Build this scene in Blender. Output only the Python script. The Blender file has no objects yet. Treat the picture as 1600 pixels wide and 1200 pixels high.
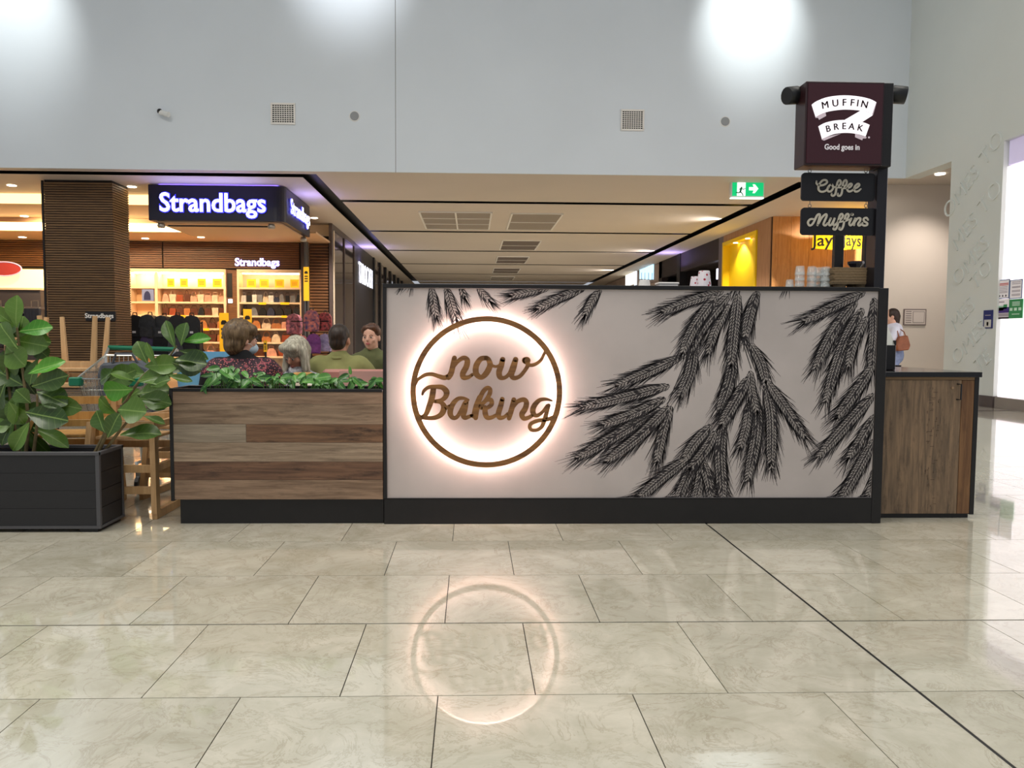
import bpy, bmesh, math, random
from mathutils import Vector, Matrix, Euler, noise as mnoise
R = math.radians
random.seed(7)
sc = bpy.context.scene
col = sc.collection

# ------------------------------------------------------------------ camera
CAMH = 1.1
def _basis(yaw, pitch, roll):
    r = Vector((math.cos(yaw), -math.sin(yaw), 0))
    f = Vector((math.sin(yaw)*math.cos(pitch), math.cos(yaw)*math.cos(pitch), -math.sin(pitch)))
    u = r.cross(f); c, s = math.cos(roll), math.sin(roll)
    return c*r + s*u, -s*r + c*u, f
cr, cu, cf = _basis(.0300, .0596, .0054)
CXP, FPX = 772.8, 1200.0
cam_d = bpy.data.cameras.new('camera'); cam = bpy.data.objects.new('camera', cam_d); col.objects.link(cam)
cam_d.sensor_width = 36.0; cam_d.lens = 36.0*FPX/1600.0; cam_d.shift_x = (800-CXP)/1600.0
cam_d.clip_start = .05; cam_d.clip_end = 200
m = Matrix((cr, cu, -cf)).transposed().to_4x4(); m.translation = (0, 0, CAMH)
cam.matrix_world = m
sc.camera = cam
def ray(px, py): return cr*((px-CXP)/FPX) + cu*((600-py)/FPX) + cf
def at(px, py, Y):
    d = ray(px, py); return d*(Y/d.y) + Vector((0, 0, CAMH))
def atz(px, py, z):
    d = ray(px, py); return d*((z-CAMH)/d.z) + Vector((0, 0, CAMH))
def atx(px, py, X):
    d = ray(px, py); return d*(X/d.x) + Vector((0, 0, CAMH))

# ------------------------------------------------------------------ world, view, big lights
sc.view_settings.view_transform = 'Standard'
sc.view_settings.look = 'None'
sc.view_settings.gamma = 1.0
sc.view_settings.use_curve_mapping = False
sc.view_settings.exposure = 0.10
try:
    sc.cycles.use_denoising = True
    sc.cycles.max_bounces = 8
    sc.cycles.sample_clamp_indirect = 6.0
    sc.cycles.caustics_reflective = False
    sc.cycles.caustics_refractive = False
except Exception:
    pass
w = bpy.data.worlds.new('world'); sc.world = w; w.use_nodes = True
bg = w.node_tree.nodes['Background']
bg.inputs[0].default_value = (.87, .915, 1.0, 1); bg.inputs[1].default_value = .45

def light(name, kind, loc, power, color=(1, 1, 1), target=None, size=None, size_y=None, radius=None, angle=None, blend=.5):
    d = bpy.data.lights.new(name, kind); o = bpy.data.objects.new(name, d); col.objects.link(o)
    d.energy = power; d.color = color; o.location = loc
    if kind == 'AREA':
        d.shape = 'RECTANGLE'; d.size = size; d.size_y = size_y or size
    if radius is not None: d.shadow_soft_size = radius
    if angle is not None: d.spot_size = R(angle); d.spot_blend = blend
    if target is not None:
        o.rotation_euler = (Vector(target)-Vector(loc)).to_track_quat('-Z', 'Y').to_euler()
    return o
# hall ceiling panels (ceiling of the hall is at 9.4 m, above the frame)
light('hall_ceiling_panel_light', 'AREA', (-5, 3.0, 9.3), 860, (1, .95, .86), (-5, 4.5, 0), 6, 5)
light('hall_ceiling_panel_light', 'AREA', (5, 4.5, 9.3), 250, (1, .95, .86), (5, 4.5, 0), 6, 5)
light('hall_ceiling_panel_light', 'AREA', (0, -2, 9.3), 260, (1, .95, .86), (0, -2, 0), 6, 4)
# wall washers above the frame
p = at(1175, 28, 15.15); light('wall_washer_spot', 'SPOT', (p.x, 12.9, 9.0), 560, (.96, 1, .96), p, radius=.12, angle=50, blend=1.)
p = at(25, 25, 15.15); light('wall_washer_spot', 'SPOT', (p.x, 12.9, 9.0), 400, (.96, 1, .97), p, radius=.12, angle=52, blend=1.)
p = at(545, -60, 15.15); light('wall_washer_spot', 'SPOT', (p.x, 12.9, 9.2), 300, (.94, .97, 1), p, radius=.08, angle=62, blend=1.)
# corridor downlights set into the ceiling slots
H = 4.30
for x, y in ((-3.2, 20.5), (6.7, 20.5), (-3.2, 28), (6.7, 28), (-3.2, 36), (6.7, 36)):
    light('corridor_downlight', 'SPOT', (x, y, H-.05), 660, (1, .93, .86), (x*.55, y, 0), radius=.05, angle=150, blend=.6)
# bag shop downlights
for x, y in ((-8.8, 18.6), (-6.4, 19.6), (-5.2, 18.9), (-10.5, 19.2)):
    light('bag_shop_downlight', 'SPOT', (x, y, 3.9), 330, (1, .72, .42), (x-.2, y+2.4, 1.4), radius=.06, angle=135, blend=.6)

# ------------------------------------------------------------------ materials
def lin(c): return tuple(((v/255.)/12.92 if v/255. <= .04045 else ((v/255.+.055)/1.055)**2.4) for v in c)
_M = {}
def mat(name, rgb=(128, 128, 128), rough=.5, metal=0., emit=0., var=0., scale=8., bump=0., spec=.5, stretch=(1, 1, 1), trans=0., ior=1.45, rgb2=None, alpha=1., ecol=None, objrand=0., coat=0.):
    if name in _M: return _M[name]
    mt = bpy.data.materials.new(name); mt.use_nodes = True
    nt = mt.node_tree; b = nt.nodes['Principled BSDF']; L = nt.links.new
    c = lin(rgb)
    b.inputs['Base Color'].default_value = (*c, 1); b.inputs['Roughness'].default_value = rough
    b.inputs['Metallic'].default_value = metal; b.inputs['IOR'].default_value = ior
    b.inputs['Specular IOR Level'].default_value = spec
    b.inputs['Transmission Weight'].default_value = trans; b.inputs['Alpha'].default_value = alpha
    b.inputs['Coat Weight'].default_value = coat
    if emit:
        b.inputs['Emission Color'].default_value = (*lin(ecol or rgb), 1); b.inputs['Emission Strength'].default_value = emit
    if var or bump:
        tc = nt.nodes.new('ShaderNodeTexCoord'); mp = nt.nodes.new('ShaderNodeMapping'); mp.inputs['Scale'].default_value = stretch
        L(tc.outputs['Object'], mp.inputs['Vector'])
        nz = nt.nodes.new('ShaderNodeTexNoise'); nz.inputs['Scale'].default_value = scale; nz.inputs['Detail'].default_value = 6
        L(mp.outputs['Vector'], nz.inputs['Vector'])
        src = nz.outputs['Fac']
        if objrand:
            oi = nt.nodes.new('ShaderNodeObjectInfo'); vm = nt.nodes.new('ShaderNodeVectorMath'); vm.operation = 'ADD'
            sc_ = nt.nodes.new('ShaderNodeVectorMath'); sc_.operation = 'SCALE'; sc_.inputs['Scale'].default_value = 37.
            cb = nt.nodes.new('ShaderNodeCombineXYZ'); L(oi.outputs['Random'], cb.inputs[0]); L(oi.outputs['Random'], cb.inputs[1]); L(oi.outputs['Random'], cb.inputs[2])
            L(cb.outputs[0], sc_.inputs[0]); L(mp.outputs['Vector'], vm.inputs[0]); L(sc_.outputs[0], vm.inputs[1]); L(vm.outputs[0], nz.inputs['Vector'])
        if var:
            rp = nt.nodes.new('ShaderNodeValToRGB')
            c2 = lin(rgb2) if rgb2 else tuple(v*(1-var) for v in c)
            hi = c if rgb2 else tuple(min(1, v*(1+var*.5)) for v in c)
            rp.color_ramp.elements[0].position = .32; rp.color_ramp.elements[1].position = .68
            rp.color_ramp.elements[0].color = (*c2, 1); rp.color_ramp.elements[1].color = (*hi, 1)
            L(src, rp.inputs['Fac']); out = rp.outputs['Color']
            if objrand:
                hs = nt.nodes.new('ShaderNodeHueSaturation'); mr = nt.nodes.new('ShaderNodeMapRange')
                mr.inputs['To Min'].default_value = 1-objrand; mr.inputs['To Max'].default_value = 1+objrand
                L(oi.outputs['Random'], mr.inputs['Value']); L(mr.outputs[0], hs.inputs['Value']); L(out, hs.inputs['Color']); out = hs.outputs['Color']
            L(out, b.inputs['Base Color'])
        if bump:
            bp = nt.nodes.new('ShaderNodeBump'); bp.inputs['Strength'].default_value = bump; bp.inputs['Distance'].default_value = .01
            L(src, bp.inputs['Height']); L(bp.outputs['Normal'], b.inputs['Normal'])
    _M[name] = mt
    return mt

# ------------------------------------------------------------------ geometry helpers
class G:
    """collects polygons of one mesh"""
    def __init__(s): s.v = []; s.f = []; s.m = []
    def add(s, vs, fs, mi=0):
        n = len(s.v); s.v += [tuple(v) for v in vs]; s.f += [tuple(i+n for i in f) for f in fs]; s.m += [mi]*len(fs); return s
    def box(s, x0, x1, y0, y1, z0, z1, mi=0):
        return s.add([(x0, y0, z0), (x1, y0, z0), (x1, y1, z0), (x0, y1, z0), (x0, y0, z1), (x1, y0, z1), (x1, y1, z1), (x0, y1, z1)],
                     [(0, 3, 2, 1), (4, 5, 6, 7), (0, 1, 5, 4), (1, 2, 6, 5), (2, 3, 7, 6), (3, 0, 4, 7)], mi)
    def bar(s, a, b, w, h=None, up=(0, 0, 1), mi=0, w2=None, h2=None):
        a, b = Vector(a), Vector(b); h = h or w; w2 = w2 or w; h2 = h2 or h
        d = (b-a).normalized(); up = Vector(up)
        if abs(d.dot(up)) > .98: up = Vector((0, 1, 0))
        r = d.cross(up).normalized(); u = r.cross(d)
        vs = [a+r*x*w/2+u*y*h/2 for x, y in ((-1, -1), (1, -1), (1, 1), (-1, 1))]+[b+r*x*w2/2+u*y*h2/2 for x, y in ((-1, -1), (1, -1), (1, 1), (-1, 1))]
        return s.add(vs, [(0, 1, 2, 3), (7, 6, 5, 4), (0, 4, 5, 1), (1, 5, 6, 2), (2, 6, 7, 3), (3, 7, 4, 0)], mi)
    def tube(s, pts, r, n=8, mi=0, closed=False, cap=True):
        pts = [Vector(p) for p in pts]; k = len(pts); rs = r if isinstance(r, (list, tuple)) else [r]*k
        prev = None; base = len(s.v); vs = []
        for i, p in enumerate(pts):
            if closed: d = (pts[(i+1) % k]-pts[i-1])
            else: d = pts[min(i+1, k-1)]-pts[max(i-1, 0)]
            d.normalize()
            if prev is None:
                q = Vector((0, 0, 1)) if abs(d.z) < .9 else Vector((1, 0, 0)); u = d.cross(q).normalized()
            else:
                u = (prev-d*prev.dot(d)).normalized()
            prev = u; w_ = d.cross(u)
            vs += [p+(u*math.cos(t)+w_*math.sin(t))*rs[i] for t in [2*math.pi*j/n for j in range(n)]]
        fs = []
        for i in range(k if closed else k-1):
            a, b = i*n, ((i+1) % k)*n
            fs += [(a+j, a+(j+1) % n, b+(j+1) % n, b+j) for j in range(n)]
        if cap and not closed: fs += [tuple(range(n-1, -1, -1)), tuple(range((k-1)*n, k*n))]
        return s.add(vs, fs, mi)
    def lathe(s, prof, n=16, c=(0, 0, 0), mi=0):
        c = Vector(c); vs = []
        for r, z in prof: vs += [c+Vector((r*math.cos(2*math.pi*j/n), r*math.sin(2*math.pi*j/n), z)) for j in range(n)]
        fs = []
        for i in range(len(prof)-1):
            a, b = i*n, (i+1)*n
            fs += [(a+j, a+(j+1) % n, b+(j+1) % n, b+j) for j in range(n)]
        if prof[0][0] > 1e-5: fs.append(tuple(range(n-1, -1, -1)))
        if prof[-1][0] > 1e-5: fs.append(tuple(range((len(prof)-1)*n, len(prof)*n)))
        return s.add(vs, fs, mi)
    def prism(s, poly, A, B, depth, O=(0, 0, 0), mi=0):
        """polygon (a,b) in plane O + a*A + b*B, extruded by vector depth"""
        O, A, B, D = Vector(O), Vector(A), Vector(B), Vector(depth); n = len(poly)
        f = [O+A*p[0]+B*p[1] for p in poly]; vs = f+[v+D for v in f]
        return s.add(vs, [tuple(range(n)), tuple(range(2*n-1, n-1, -1))]+[(i, i+n, (i+1) % n+n, (i+1) % n) for i in range(n)], mi)
    def sphere(s, c, r, seg=10, ring=7, mi=0, rot=None):
        c = Vector(c); r = r if isinstance(r, (list, tuple)) else (r, r, r); vs = []; fs = []
        for i in range(ring+1):
            t = math.pi*i/ring
            for j in range(seg):
                a = 2*math.pi*j/seg
                q = Vector((r[0]*math.sin(t)*math.cos(a), r[1]*math.sin(t)*math.sin(a), r[2]*math.cos(t)))
                vs.append(c+(rot @ q if rot else q))
        for i in range(ring):
            for j in range(seg): fs.append((i*seg+j, (i+1)*seg+j, (i+1)*seg+(j+1) % seg, i*seg+(j+1) % seg))
        return s.add(vs, fs, mi)
    def mesh(s, name): 
        me = bpy.data.meshes.new(name); me.from_pydata(s.v, [], s.f)
        if any(s.m): me.polygons.foreach_set('material_index', s.m)
        me.validate(); me.update(); return me
    def obj(s, name, mats, parent=None, smooth=False, bevel=0, fixn=True, loc=None, rotz=0):
        me = s.mesh(name)
        if fixn or bevel:
            bm = bmesh.new(); bm.from_mesh(me)
            bmesh.ops.remove_doubles(bm, verts=bm.verts, dist=1e-6)
            if fixn: bmesh.ops.recalc_face_normals(bm, faces=bm.faces)
            if bevel: bmesh.ops.bevel(bm, geom=list(bm.edges), offset=bevel, segments=1, affect='EDGES', profile=.5)
            bm.to_mesh(me); bm.free()
        if smooth: me.polygons.foreach_set('use_smooth', [True]*len(me.polygons))
        return ob(name, me, mats, parent, loc, rotz)
def ob(name, me, mats, parent=None, loc=None, rotz=0):
    o = bpy.data.objects.new(name, me); col.objects.link(o)
    for m_ in (mats if isinstance(mats, (list, tuple)) else [mats]):
        if m_ is not None and len(me.materials) < (len(mats) if isinstance(mats, (list, tuple)) else 1): me.materials.append(m_)
    if parent is not None: o.parent = parent
    if loc is not None: o.location = loc
    if rotz: o.rotation_euler.z = rotz
    return o
def inst(name, me, parent=None, mw=None, loc=None, rotz=0, scale=None):
    o = bpy.data.objects.new(name, me); col.objects.link(o)
    if parent is not None: o.parent = parent
    if mw is not None: o.matrix_local = mw
    if loc is not None: o.location = loc
    if rotz: o.rotation_euler.z = rotz
    if scale is not None: o.scale = scale
    return o
def thing(name, label, cat, loc=(0, 0, 0), rotz=0, group=None):
    o = bpy.data.objects.new(name, None); col.objects.link(o); o.empty_display_size = .1
    o.location = loc; o.rotation_euler.z = rotz
    return tag(o, label, cat, group)
def tag(o, label, cat, group=None):
    o['label'] = label; o['category'] = cat
    if group: o['group'] = group
    return o
def struct(o): o['kind'] = 'structure'; return o
def lab(o, label): o['label'] = label; return o
def bx(name, x0, x1, y0, y1, z0, z1, m_, parent=None, bevel=0):
    return G().box(x0, x1, y0, y1, z0, z1).obj(name, m_, parent, bevel=bevel)
def cat_rom(pts, n=8):
    out = []; k = len(pts)
    for i in range(k-1):
        p0, p1, p2, p3 = pts[max(i-1, 0)], pts[i], pts[i+1], pts[min(i+2, k-1)]
        for j in range(n):
            t = j/n; t2, t3 = t*t, t*t*t
            out.append(tuple(.5*(2*b+(-a+c)*t+(2*a-5*b+4*c-d)*t2+(-a+3*b-3*c+d)*t3) for a, b, c, d in zip(p0, p1, p2, p3)))
    out.append(tuple(pts[-1])); return out
_tcache = {}
def text_geo(txt, size, extrude=0., offset=0., align='CENTER', shear=0.):
    """mesh of a built-in-font text lying in XY, reading along +X"""
    cu_ = bpy.data.curves.new('text', 'FONT'); cu_.body = txt; cu_.size = size; cu_.extrude = extrude; cu_.offset = offset
    cu_.align_x = align; cu_.align_y = 'CENTER'; cu_.resolution_u = 3; cu_.shear = shear
    o = bpy.data.objects.new('text', cu_); col.objects.link(o)
    dg = bpy.context.evaluated_depsgraph_get(); dg.update()
    me = bpy.data.meshes.new_from_object(o.evaluated_get(dg))
    bpy.data.objects.remove(o); bpy.data.curves.remove(cu_); return me
def text(name, txt, size, m_, parent=None, origin=(0, 0, 0), right=(1, 0, 0), up=(0, 0, 1), extrude=.001, offset=0., align='CENTER', sx=1., shear=0.):
    me = text_geo(txt, size, extrude, offset, align, shear)
    r_, u_ = Vector(right).normalized(), Vector(up).normalized(); n_ = r_.cross(u_)
    mw = Matrix((r_*sx, u_, n_)).transposed().to_4x4(); mw.translation = Vector(origin)
    me.transform(mw); me.materials.clear()
    return ob(name, me, m_, parent)
def ribbon(g, pts, to3, depth, n=8, mi=0, caps=True):
    """flat stroke with per-point width: pts (x, y, width) in picture units, to3(x,y)->Vector; extruded by depth vector"""
    P = cat_rom(pts, n); L_, R_ = [], []
    for i, p in enumerate(P):
        a, b = P[max(i-1, 0)], P[min(i+1, len(P)-1)]
        dx, dy = b[0]-a[0], b[1]-a[1]; l = math.hypot(dx, dy) or 1; dx /= l; dy /= l; h = p[2]/2
        L_.append((p[0]-dy*h, p[1]+dx*h)); R_.append((p[0]+dy*h, p[1]-dx*h))
    poly = [L_, R_]
    k = len(P); D = Vector(depth)
    fr = [to3(*q) for q in L_]+[to3(*q) for q in R_]; vs = fr+[v+D for v in fr]; N = 2*k
    fs = []
    for i in range(k-1):
        fs += [(i, i+1, k+i+1, k+i), (N+i, N+k+i, N+k+i+1, N+i+1), (i, N+i, N+i+1, i+1), (k+i, k+i+1, N+k+i+1, N+k+i)]
    fs += [(0, k, N+k, N), (k-1, N+k-1, N+2*k-1, 2*k-1)]
    g.add(vs, fs, mi)
    if caps:
        for p in (P[0], P[-1]):
            c = [to3(p[0]+p[2]/2*math.cos(2*math.pi*j/12), p[1]+p[2]/2*math.sin(2*math.pi*j/12)) for j in range(12)]
            g.add(c+[v+D for v in c], [tuple(range(12)), tuple(range(23, 11, -1))]+[(j, j+12, (j+1) % 12+12, (j+1) % 12) for j in range(12)], mi)
ORD = ['first', 'second', 'third', 'fourth', 'fifth', 'sixth', 'seventh', 'eighth', 'ninth', 'tenth', 'eleventh', 'twelfth', 'thirteenth', 'fourteenth', 'fifteenth', 'sixteenth']
# ================================================================== the setting
def proj(v):
    v = Vector(v)-Vector((0, 0, CAMH)); d = v.dot(cf)
    if d < .05: return (-9999, -9999)
    return (CXP+FPX*v.dot(cr)/d, 600-FPX*v.dot(cu)/d)
WALLY = 15.15
white_wall = mat('white_wall_paint', (220, 227, 234), .6, var=.03, scale=.7)
white_wall2 = mat('cream_wall_paint', (220, 224, 220), .6, var=.03, scale=.7)
beige_wall = mat('beige_wall_paint', (222, 208, 194), .6, var=.03, scale=.8)
soffit_m = mat('soffit_paint', (208, 196, 184), .65, var=.03, scale=.5)
black_m = mat('black_metal', (17, 16, 18), .45, var=.15, scale=20)
slot_m = mat('ceiling_slot_black', (14, 12, 13), .6)
white_m = mat('white_plastic', (230, 230, 228), .45)
grey_m = mat('grey_metal', (120, 118, 116), .4, metal=.6)
dark_m = mat('dark_bronze_frame', (60, 48, 44), .4, metal=.3)

# --- polished stone floor
def stone():
    mt = bpy.data.materials.new('polished_marble_tile'); mt.use_nodes = True; nt = mt.node_tree; L = nt.links.new; N = nt.nodes.new
    b = nt.nodes['Principled BSDF']; b.inputs['Roughness'].default_value = .11; b.inputs['IOR'].default_value = 1.52; b.inputs['Coat Weight'].default_value = .6; b.inputs['Coat Roughness'].default_value = .025; b.inputs['Coat IOR'].default_value = 1.6
    tc = N('ShaderNodeTexCoord'); oi = N('ShaderNodeObjectInfo')
    geo = N('ShaderNodeNewGeometry')
    cb = N('ShaderNodeCombineXYZ'); ml = N('ShaderNodeMath'); ml.operation = 'MULTIPLY'; ml.inputs[1].default_value = 61.
    L(oi.outputs['Random'], ml.inputs[0]); L(ml.outputs[0], cb.inputs[0]); L(ml.outputs[0], cb.inputs[2])
    ad = N('ShaderNodeVectorMath'); ad.operation = 'ADD'; L(geo.outputs['Position'], ad.inputs[0]); L(cb.outputs[0], ad.inputs[1])
    n1 = N('ShaderNodeTexNoise'); n1.inputs['Scale'].default_value = 3.2; n1.inputs['Detail'].default_value = 9; n1.inputs['Roughness'].default_value = .68; n1.inputs['Distortion'].default_value = .9
    L(ad.outputs[0], n1.inputs['Vector'])
    r1 = N('ShaderNodeValToRGB'); e = r1.color_ramp.elements; e[0].position = .3; e[1].position = .72
    e[0].color = (*lin((182, 177, 157)), 1); e[1].color = (*lin((216, 210, 194)), 1)
    k = e.new(.5); k.color = (*lin((198, 193, 176)), 1)
    L(n1.outputs['Fac'], r1.inputs['Fac'])
    n2 = N('ShaderNodeTexNoise'); n2.inputs['Scale'].default_value = 4.5; n2.inputs['Detail'].default_value = 10; n2.inputs['Roughness'].default_value = .7; n2.inputs['Distortion'].default_value = 1.3
    L(ad.outputs[0], n2.inputs['Vector'])
    r2 = N('ShaderNodeValToRGB'); e = r2.color_ramp.elements; e[0].position = .475; e[0].color = (0, 0, 0, 1); e[1].position = .525; e[1].color = (0, 0, 0, 1)
    k = e.new(.5); k.color = (1, 1, 1, 1)
    L(n2.outputs['Fac'], r2.inputs['Fac'])
    n3 = N('ShaderNodeTexNoise'); n3.inputs['Scale'].default_value = 7; L(ad.outputs[0], n3.inputs['Vector'])
    mm = N('ShaderNodeMath'); mm.operation = 'MULTIPLY'; L(r2.outputs[0], mm.inputs[0]); L(n3.outputs['Fac'], mm.inputs[1])
    mm2 = N('ShaderNodeMath'); mm2.operation = 'MULTIPLY'; L(mm.outputs[0], mm2.inputs[0]); mm2.inputs[1].default_value = .62
    mx = N('ShaderNodeMix'); mx.data_type = 'RGBA'; L(mm2.outputs[0], mx.inputs[0]); L(r1.outputs[0], mx.inputs[6]); mx.inputs[7].default_value = (*lin((140, 126, 98)), 1)
    hs = N('ShaderNodeHueSaturation'); mr = N('ShaderNodeMapRange'); mr.inputs['To Min'].default_value = .92; mr.inputs['To Max'].default_value = 1.06
    L(oi.outputs['Random'], mr.inputs['Value']); L(mr.outputs[0], hs.inputs['Value']); L(mx.outputs[2], hs.inputs['Color'])
    L(hs.outputs[0], b.inputs['Base Color'])
    rr = N('ShaderNodeMapRange'); rr.inputs['To Min'].default_value = .05; rr.inputs['To Max'].default_value = .12
    L(n3.outputs['Fac'], rr.inputs['Value']); L(rr.outputs[0], b.inputs['Roughness'])
    return mt
stone_m = stone()
grout_m = mat('dark_grout', (40, 36, 31), .85)
floor = struct(bx('floor', -16, 12, -5, 46, -.12, -.004, grout_m))
TS, TY0, TX0 = .602, 2.308, 1.405
tile_cache = {}
far = G(); ntile = 0
for k in range(-11, 72):
    y0, y1 = TY0+k*TS, TY0+(k+1)*TS
    gy0 = .0048 if k == 1 else .0017; gy1 = .0048 if k == 0 else .0017
    off = .5 if k % 2 else 0.
    xs = [TX0+(i+off)*TS for i in range(-29, 18)]
    if off == 0.: xs = [x+TS*0 for x in xs]
    row_has_joint = (k % 2 == 0)
    cuts = sorted(xs+([] if row_has_joint else [TX0]))
    for a, b in zip(cuts[:-1], cuts[1:]):
        ga = .0058 if abs(a-TX0) < 1e-6 else .0017; gb = .0058 if abs(b-TX0) < 1e-6 else .0017
        X0, X1, Y0, Y1 = a+ga, b-gb, y0+gy0, y1-gy1
        if X1 < -15.9 or X0 > 11.9: continue
        cx, cy = (X0+X1)/2, (Y0+Y1)/2
        P4 = [proj((x, y, 0)) for x, y in ((X0, Y0), (X1, Y0), (X1, Y1), (X0, Y1))]
        px, py = proj((cx, cy, 0))
        vis = max(q[0] for q in P4) > 0 and min(q[0] for q in P4) < 1600 and min(q[1] for q in P4) < 1200 and max(q[1] for q in P4) > 0 and cy > .8
        near = cy < 4.9 or (px > 1370 and cy < 13) or (180 < px < 290 and cy < 7.5)
        if vis and near and ntile < 295:
            key = (round(X1-X0, 4), round(Y1-Y0, 4))
            if key not in tile_cache:
                h, d = key[0]/2, key[1]/2
                tile_cache[key] = G().box(-h, h, -d, d, -.006, 0).mesh('floor_tile'); tile_cache[key].materials.append(stone_m)
            inst('floor_tile', tile_cache[key], floor, loc=(cx, cy, 0)); ntile += 1
        else:
            far.box(X0, X1, Y0, Y1, -.006, 0)
o = far.obj('distant_floor_tiles', stone_m, floor, fixn=False); o['kind'] = 'stuff'
bx('expansion_joint', TX0-.0052, TX0+.0052, -3, 4.45, -.005, -.0006, mat('black_sealant', (22, 20, 20), .5), floor)

# --- walls of the hall
sx = at(618, 150, WALLY).x
struct(bx('wall_back', -16, sx-.006, WALLY, WALLY+.04, H, 9.4, white_wall))
struct(bx('wall_back_right', sx+.006, 8.56, WALLY, WALLY+.04, H, 9.4, white_wall))
bx('trim_1', sx-.006, sx+.006, WALLY+.008, WALLY+.035, H+.001, 9.4, grey_m)['kind'] = 'structure'
RX = 8.56
wr = struct(bx('wall_right', RX, RX+.3, 13.69, WALLY+.04, H, 9.4, white_wall2))
struct(bx('wall_right_lettered', RX, RX+.3, 12.33, 13.69, .19, 9.4, white_wall2))
struct(bx('wall_right_header', RX, RX+.3, 4.0, 12.33, H+.02, 9.4, white_wall2))
struct(bx('baseboard_right', RX-.012, RX+.3, 12.33, 13.69, 0, .19, mat('dark_base_paint', (92, 82, 80), .4)))
struct(bx('wall_recess', 8.3, 12, 15.78, 15.95, 0, H, beige_wall))
struct(bx('wall_recess_side', 11.6, 11.9, 12.4, 15.78, 0, H, beige_wall))
struct(bx('baseboard_recess', 8.3, 11.6, 15.76, 15.78, 0, .12, mat('skirting_beige', (196, 184, 170), .5)))
struct(bx('ceiling_hall', -16, 12, -5, WALLY, 9.4, 9.6, white_wall))
# dark floor inlay band along the right wall
struct(bx('trim_2', 7.4, RX-.012, 11.75, 11.95, -.003, .0012, mat('dark_stone_inlay', (88, 80, 74), .2)))

# --- corridor ceiling: panels between black slots
ceil = struct(bx('ceiling', -16, 12, WALLY+.02, 46, H+.16, H+.2, slot_m))
SL0, SL1, SR0, SR1 = -3.40, -3.07, 6.62, 6.92
ys = [18.38+5.09*k for k in range(6)]
def panel(x0, x1, y0, y1): bx('ceiling_panel', x0, x1, y0, y1, H, H+.005, soffit_m, ceil)
prev = WALLY+.04
for y in ys+[46]:
    panel(SL1, SR0, prev, y-.15); prev = y+.15
panel(-16, SL1, WALLY+.04, 15.42); panel(-16, SL0, 15.74, 46)
panel(SR0, 12, WALLY+.04, 15.62); panel(8.3, 12, 15.62, 15.98); panel(RX+.3, 12, 12.4, WALLY+.04); panel(SR1, 12, 15.98, 46)
struct(bx('wall_far', -16, 12, 46, 46.2, 0, H, beige_wall))

# --- ceiling vents (return air grilles) in the corridor ceiling
vent_m = mat('vent_mesh_grey', (150, 138, 126), .6, var=.2, scale=220, stretch=(1, 1, 1))
vent_d = mat('vent_mesh_dark', (110, 96, 88), .6, var=.2, scale=220)
vframe = mat('vent_frame_white', (232, 228, 222), .4)
def vent(x0, x1, y0, y1, nx, ny, m_, label):
    t = thing('ceiling_vent', label, 'vent', ((x0+x1)/2, (y0+y1)/2, H), 0, 'return air vents in the corridor ceiling')
    w_, d_ = (x1-x0)/2, (y1-y0)/2; f = .045
    for i in range(nx+1):
        x = -w_+2*w_*i/nx
        for_ = bx('frame_bar', x-f/2, x+f/2, -d_, d_, -.03, -.0005, vframe, t)
    for j in range(ny+1):
        y = -d_+2*d_*j/ny
        bx('frame_bar', -w_, w_, y-f/2, y+f/2, -.029, -.0005, vframe, t)
    for i in range(nx):
        for j in range(ny):
            bx('mesh_panel', -w_+2*w_*i/nx+f/2, -w_+2*w_*(i+1)/nx-f/2, -d_+2*d_*j/ny+f/2, -d_+2*d_*(j+1)/ny-f/2, -.016, -.004, m_, t)
vent(-1.34, .49, 19.75, 22.75, 2, 3, vent_m, 'largest six-panel white framed grille in the corridor ceiling')
vent(1.02, 2.32, 19.85, 22.75, 1, 2, vent_m, 'two-panel grey ceiling grille right of the six-panel one')
vent(1.0, 2.26, 25.3, 27.9, 1, 2, vent_d, 'brown two-panel ceiling grille, second in the corridor row')
vent(1.0, 2.24, 30.3, 32.9, 1, 2, vent_d, 'brown two-panel ceiling grille, third in the corridor row')
vent(1.0, 2.22, 35.3, 37.8, 1, 2, vent_d, 'brown two-panel ceiling grille, fourth in the corridor row')
vent(1.0, 2.22, 40.2, 42.4, 1, 2, vent_m, 'farthest small two-panel ceiling grille above the kiosk edge')

# --- small fittings on the upper wall
def wall_vent(px0, px1, py0, py1, label):
    a, b = at(px0, py1, WALLY), at(px1, py0, WALLY); w_, h_ = (b.x-a.x), (b.z-a.z)
    t = thing('wall_vent', label, 'vent', (a.x, WALLY, a.z), 0, 'square air grilles high on the white wall')
    bx('backing', 0, w_, -.006, -.001, 0, h_, mat('vent_void', (30, 30, 32), .8), t)
    e = .03
    for q in ((-e, w_+e, -e, e*.2), (-e, w_+e, h_-e*.2, h_+e), (-e, 0, 0, h_), (w_, w_+e, 0, h_)):
        bx('frame_bar', q[0], q[1], -.03, -.001, q[2], q[3], vframe, t)
    n = 9
    for i in range(1, n): bx('vane', w_*i/n-.006, w_*i/n+.006, -.022, -.012, 0, h_, vframe, t)
    for i in range(1, n): bx('vane', 0, w_, -.026, -.016, h_*i/n-.007, h_*i/n+.007, vframe, t)
wall_vent(426, 459, 164, 192, 'square white air grille on the upper wall, left of the panel joint')
wall_vent(972, 1004, 174, 202, 'square white air grille on the upper wall, right of the panel joint')
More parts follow.
